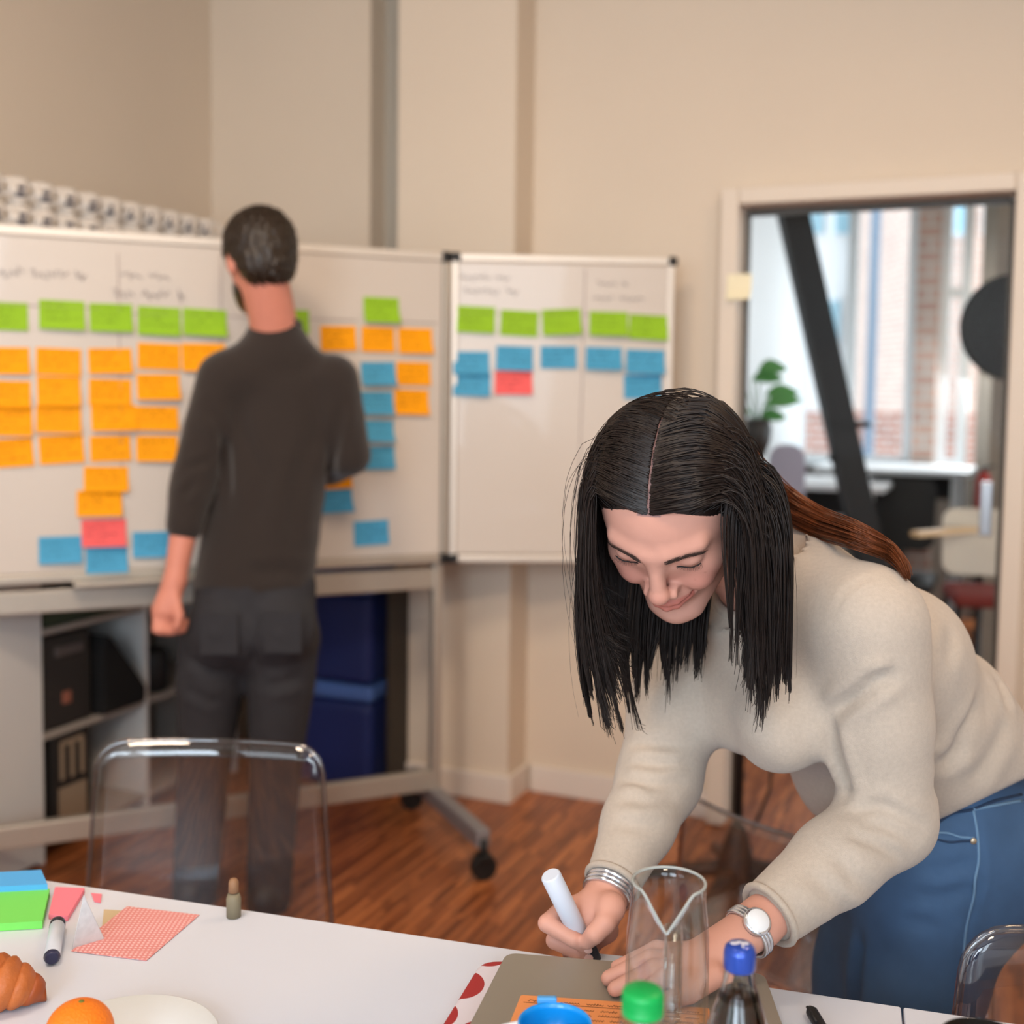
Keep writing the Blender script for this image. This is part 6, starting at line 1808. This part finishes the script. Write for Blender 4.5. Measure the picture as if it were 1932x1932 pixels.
# denser along the parting
tpar = hr.random(3000); ang = np.radians(30 + 100 * tpar)
par = np.stack([hr.choice((-1, 1), len(tpar)) * hr.uniform(0.0007, 0.010, len(tpar)), CC[1] + np.cos(ang) * (CRd[1] + 0.0035), CC[2] + np.sin(ang) * (CRd[2] + 0.0035)], 1)
keepn = min(len(roots), 4400)
roots = np.concatenate([roots[hr.permutation(len(roots))[:keepn]], par])
side = np.where(roots[:, 0] >= 0, 1.0, -1.0)
front = roots[:, 1]
STEP = 0.011
def grow(roots, side, length, pad, seed, wave=0.0):
    g_ = np.random.default_rng(seed)
    n = len(roots)
    p = roots.copy()
    d = np.stack([side * 0.9, -0.25 * np.ones(n) - 0.15 * (roots[:, 1] < 0), 0.25 * np.ones(n)], 1) + g_.normal(0, 0.05, (n, 3))
    nrm = (p - CC) / CRd ** 2; nrm /= np.linalg.norm(nrm, axis=1, keepdims=True)
    d = d - nrm * (d * nrm).sum(1, keepdims=True) * 0.7
    d /= np.linalg.norm(d, axis=1, keepdims=True)
    padv = pad * np.ones((n, 1)) if np.isscalar(pad) else pad[:, None]
    out = [p.copy()]
    steps = int(length.max() / STEP)
    gdir = GR + np.stack([side * 0.02, 0 * side, 0 * side], 1) + g_.normal(0, 0.018, (n, 3))
    ELL = ((CC, CRd), (np.array((0, 0.028, 0.0)), np.array((0.0635, 0.062, 0.080))), (np.array((0, 0.034, -0.062)), np.array((0.050, 0.05, 0.046))))
    free = np.zeros((n, 1), bool)
    isf = (roots[:, 1] > -0.01)[:, None]
    xr = np.where(side[:, None] > 0, g_.uniform(0.058, 0.078, (n, 1)), g_.uniform(0.066, 0.082, (n, 1)))
    for i in range(steps):
        t = (i + 1) * STEP / length[:, None]
        rise = np.clip((i + 1) / 4.0, 0, 1)
        wg = np.where(free, np.where(side[:, None] > 0, 0.62, 0.36), np.where(isf, 0.035, 0.10))
        d = d * (1 - wg) + gdir * wg
        d /= np.linalg.norm(d, axis=1, keepdims=True)
        q = p + d * STEP
        rr = CRd + 0.004 + padv * rise
        v = (q - CC) / rr; l = np.linalg.norm(v, axis=1, keepdims=True)
        nn = v / rr; nn /= np.maximum(np.linalg.norm(nn, axis=1, keepdims=True), 1e-9)
        free = free | np.where(isf, np.abs(q[:, :1]) > xr, (nn * GR).sum(1, keepdims=True) > 0.02)
        q = np.where(free, q, CC + v / np.maximum(l, 1e-6) * rr)          # lies on the head until the head turns under
        for c, r in ELL:
            r2 = r + 0.004 + padv * rise
            v = (q - c) / r2; l = np.linalg.norm(v, axis=1, keepdims=True)
            q = np.where(l < 1, c + v / np.maximum(l, 1e-6) * r2, q)
        new = np.where(t < 1, q, p)
        dn = new - p; ln = np.linalg.norm(dn, axis=1, keepdims=True)
        d = np.where(ln > 1e-6, dn / np.maximum(ln, 1e-6), d)
        p = new; out.append(p.copy())
    S = np.stack(out, 1)
    return S
L0 = 0.288 + hr.normal(0, 0.016, len(roots)) + np.where(side > 0, 0.01, 0.0) + 0.02 * hr.random(len(roots))
back = roots[:, 1] < -0.035
L0 = np.where(back, L0 - 0.02, L0)
pad = (0.004 + 0.013 * hr.random(len(roots))) * np.where(side > 0, 0.6, 1.0)
S = grow(roots, side, L0, pad, 3)
# soft clumping towards neighbouring guide strands
ng = 190
gi = hr.permutation(len(roots))[:ng]
mid = S[:, 18]
gm = mid[gi]
dist = ((mid[:, None, :] - gm[None]) ** 2).sum(2) + 10.0 * (side[:, None] != side[gi][None])
cl = gi[dist.argmin(1)]
prof = np.clip((np.arange(S.shape[1]) - 9) / 15.0, 0, 1)[None, :, None] ** 1.2 * 0.88
S = S + (S[cl] - S) * prof
# tips curl a little inwards
tipw = np.clip((np.arange(S.shape[1]) - 20) / 9.0, 0, 1)[None, :, None] ** 2
S = S + tipw * (hr.normal(0, 0.004, (len(S), 1, 3)) + np.array((0.0, 0.006, 0))[None, None])
W = np.einsum('ij,nkj->nki', RHW, S) + HC
# haircut: drop strands that would cross the face, trim the rest
bad = ((np.abs(S[:, :, 0]) < np.where(side > 0, 0.057, 0.069)[:, None]) & (S[:, :, 1] > 0.046) & (S[:, :, 2] < 0.064 - 4.0 * S[:, :, 0] ** 2)).any(1) | ((np.abs(S[:, :, 0]) < 0.045) & (S[:, :, 1] > 0.062) & (S[:, :, 2] < 0.0685)).any(1)
curl = np.clip((np.arange(S.shape[1]) - 13) / 13.0, 0, 1.3)[None, :, None] ** 2 * 0.022
W = W + np.where(side[:, None, None] > 0, curl, 0.0) * np.array((1.0, -0.1, 0.0))
cln = hr.normal(-6, 26, len(roots))
strands = []
for i in np.where(~bad)[0]:
    m_ = int(L0[i] / STEP) + 1
    s_ = W[i, :m_]
    px_, py_, _z = proj(s_.astype(np.float32))
    lim_ = np.interp(px_[-1], [1060, 1090, 1200, 1340, 1380, 1430, 1452, 1530], [1335, 1358, 1378, 1385, 1402, 1395, 1318, 1292]) + hr.normal(0, 8) + cln[cl[i]]
    m_ = max(12, min(m_, int((py_ < lim_).sum())))
    s_ = W[i, :m_]
    s_ = s_[np.concatenate([np.arange(0, 12), np.arange(12, m_ - 1, 2), [m_ - 1]])]
    strands.append(wo(s_))
cx_l = np.sort(hr.uniform(1182, 1340, 20)); cy_l = hr.normal(0, 15, 20)
# inner curtain hanging from the nape behind the chin
for i in range(900):
    x = hr.uniform(1182, 1338) if i % 3 else hr.uniform(1182, 1262)
    d_ = 1.375 + hr.normal(0, 0.012)
    yb = np.interp(x, [1180, 1262, 1300, 1340], [1270, 1274, 1258, 1240]) + 12 * math.sin(x * 0.12) + hr.normal(0, 11)
    ci = int(np.abs(cx_l - x).argmin()); yb += cy_l[ci]; sw_ = (cx_l[ci] - x) * 0.6 + hr.normal(-5, 2)
    strands.append(wo(spline([Pn(x + 16, 985, d_ + 0.012), Pn(x + 10, 1070, d_), Pn(x, 1160, d_ - 0.004), Pn(x - 4, (1160 + yb) / 2, d_ - 0.006), Pn(x + sw_ * 1.4, yb, d_ - 0.008)], 16)))
strands_mesh('hair', strands, 0.00085, M_HAIR, wom, sides=3, taper=0.3)
# dark under-layer hugging the scalp, open along the parting
cap_ = Vox((-0.095, -0.125, -0.10), (0.095, 0.10, 0.135), 0.0028)
cap_.ell(CC, CRd + 0.0030, 0.0)
X, Y, Z = cap_._pts((slice(None),) * 3)
lim = np.interp(cap_.ax[2], *HZ)[None, None, :] - 0.005
cap_.D = np.maximum(cap_.D, (Y - lim) * 0.8 + 0 * X).astype(np.float32)
cap_.D = np.maximum(cap_.D, -0.062 - Z + 0 * X + 0 * Y).astype(np.float32)
gap = 0.0014 + 0 * Y
cap_.D = np.maximum(cap_.D, np.where((Z > 0.03) & (Y > -0.03), 0.0011 - np.abs(X), -1) + 0 * Z).astype(np.float32)
cap_.ell(CC, CRd - 0.003, 0.0, 'sub')
V, Q = cap_.mesh(); quad_obj('hair_underlayer', wo((RHW @ V.T).T + HC), Q, M_HAIR, wom)
# lock lying over the far shoulder, warm backlight put into its colour
lk = []
def on_back(px, py, dn=24):
    q = hit(SV, px, py + dn)
    return Pn(px, py, float(q[1]) + 0.012)
ctl = [H(-0.055, -0.055, 0.0), H(-0.068, -0.070, -0.045), Pn(1476, 948, 1.405)] + [on_back(*q) for q in ((1550, 990), (1620, 1014), (1672, 1037), (1700, 1062), (1712, 1084))]
base = spline(ctl, 26)
for i in range(420):
    o_ = hr.normal(0, 1, 3) * np.array((0.006, 0.008, 0.008))
    fan = (np.linspace(1.25, 0.25, 26) ** 1.0)[:, None]
    lk.append(wo(base + o_ * fan + np.array((0, 0, 0.0035)) * np.sin(np.linspace(0, 3.1, 26) + hr.random() * 0.6)[:, None]))
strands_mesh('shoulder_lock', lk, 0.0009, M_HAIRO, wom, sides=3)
# a few loose flyaway hairs
fl = []
for i in range(90):
    a0 = hr.choice(len(strands)); s_ = strands[a0]
    k_ = np.linspace(0, 1, len(s_))[:, None]
    off_ = hr.normal(0, 0.010, 3) * np.array((1, 0.6, 0.3))
    if s_[-1, 0] + WOFF[0] < 0.14: off_[0] -= hr.uniform(0, 0.014)
    fl.append(s_ + off_ * np.sin(k_ * math.pi * 0.6) ** 2)
strands_mesh('flyaway_hair', fl, 0.00035, M_HAIR, wom, sides=3)
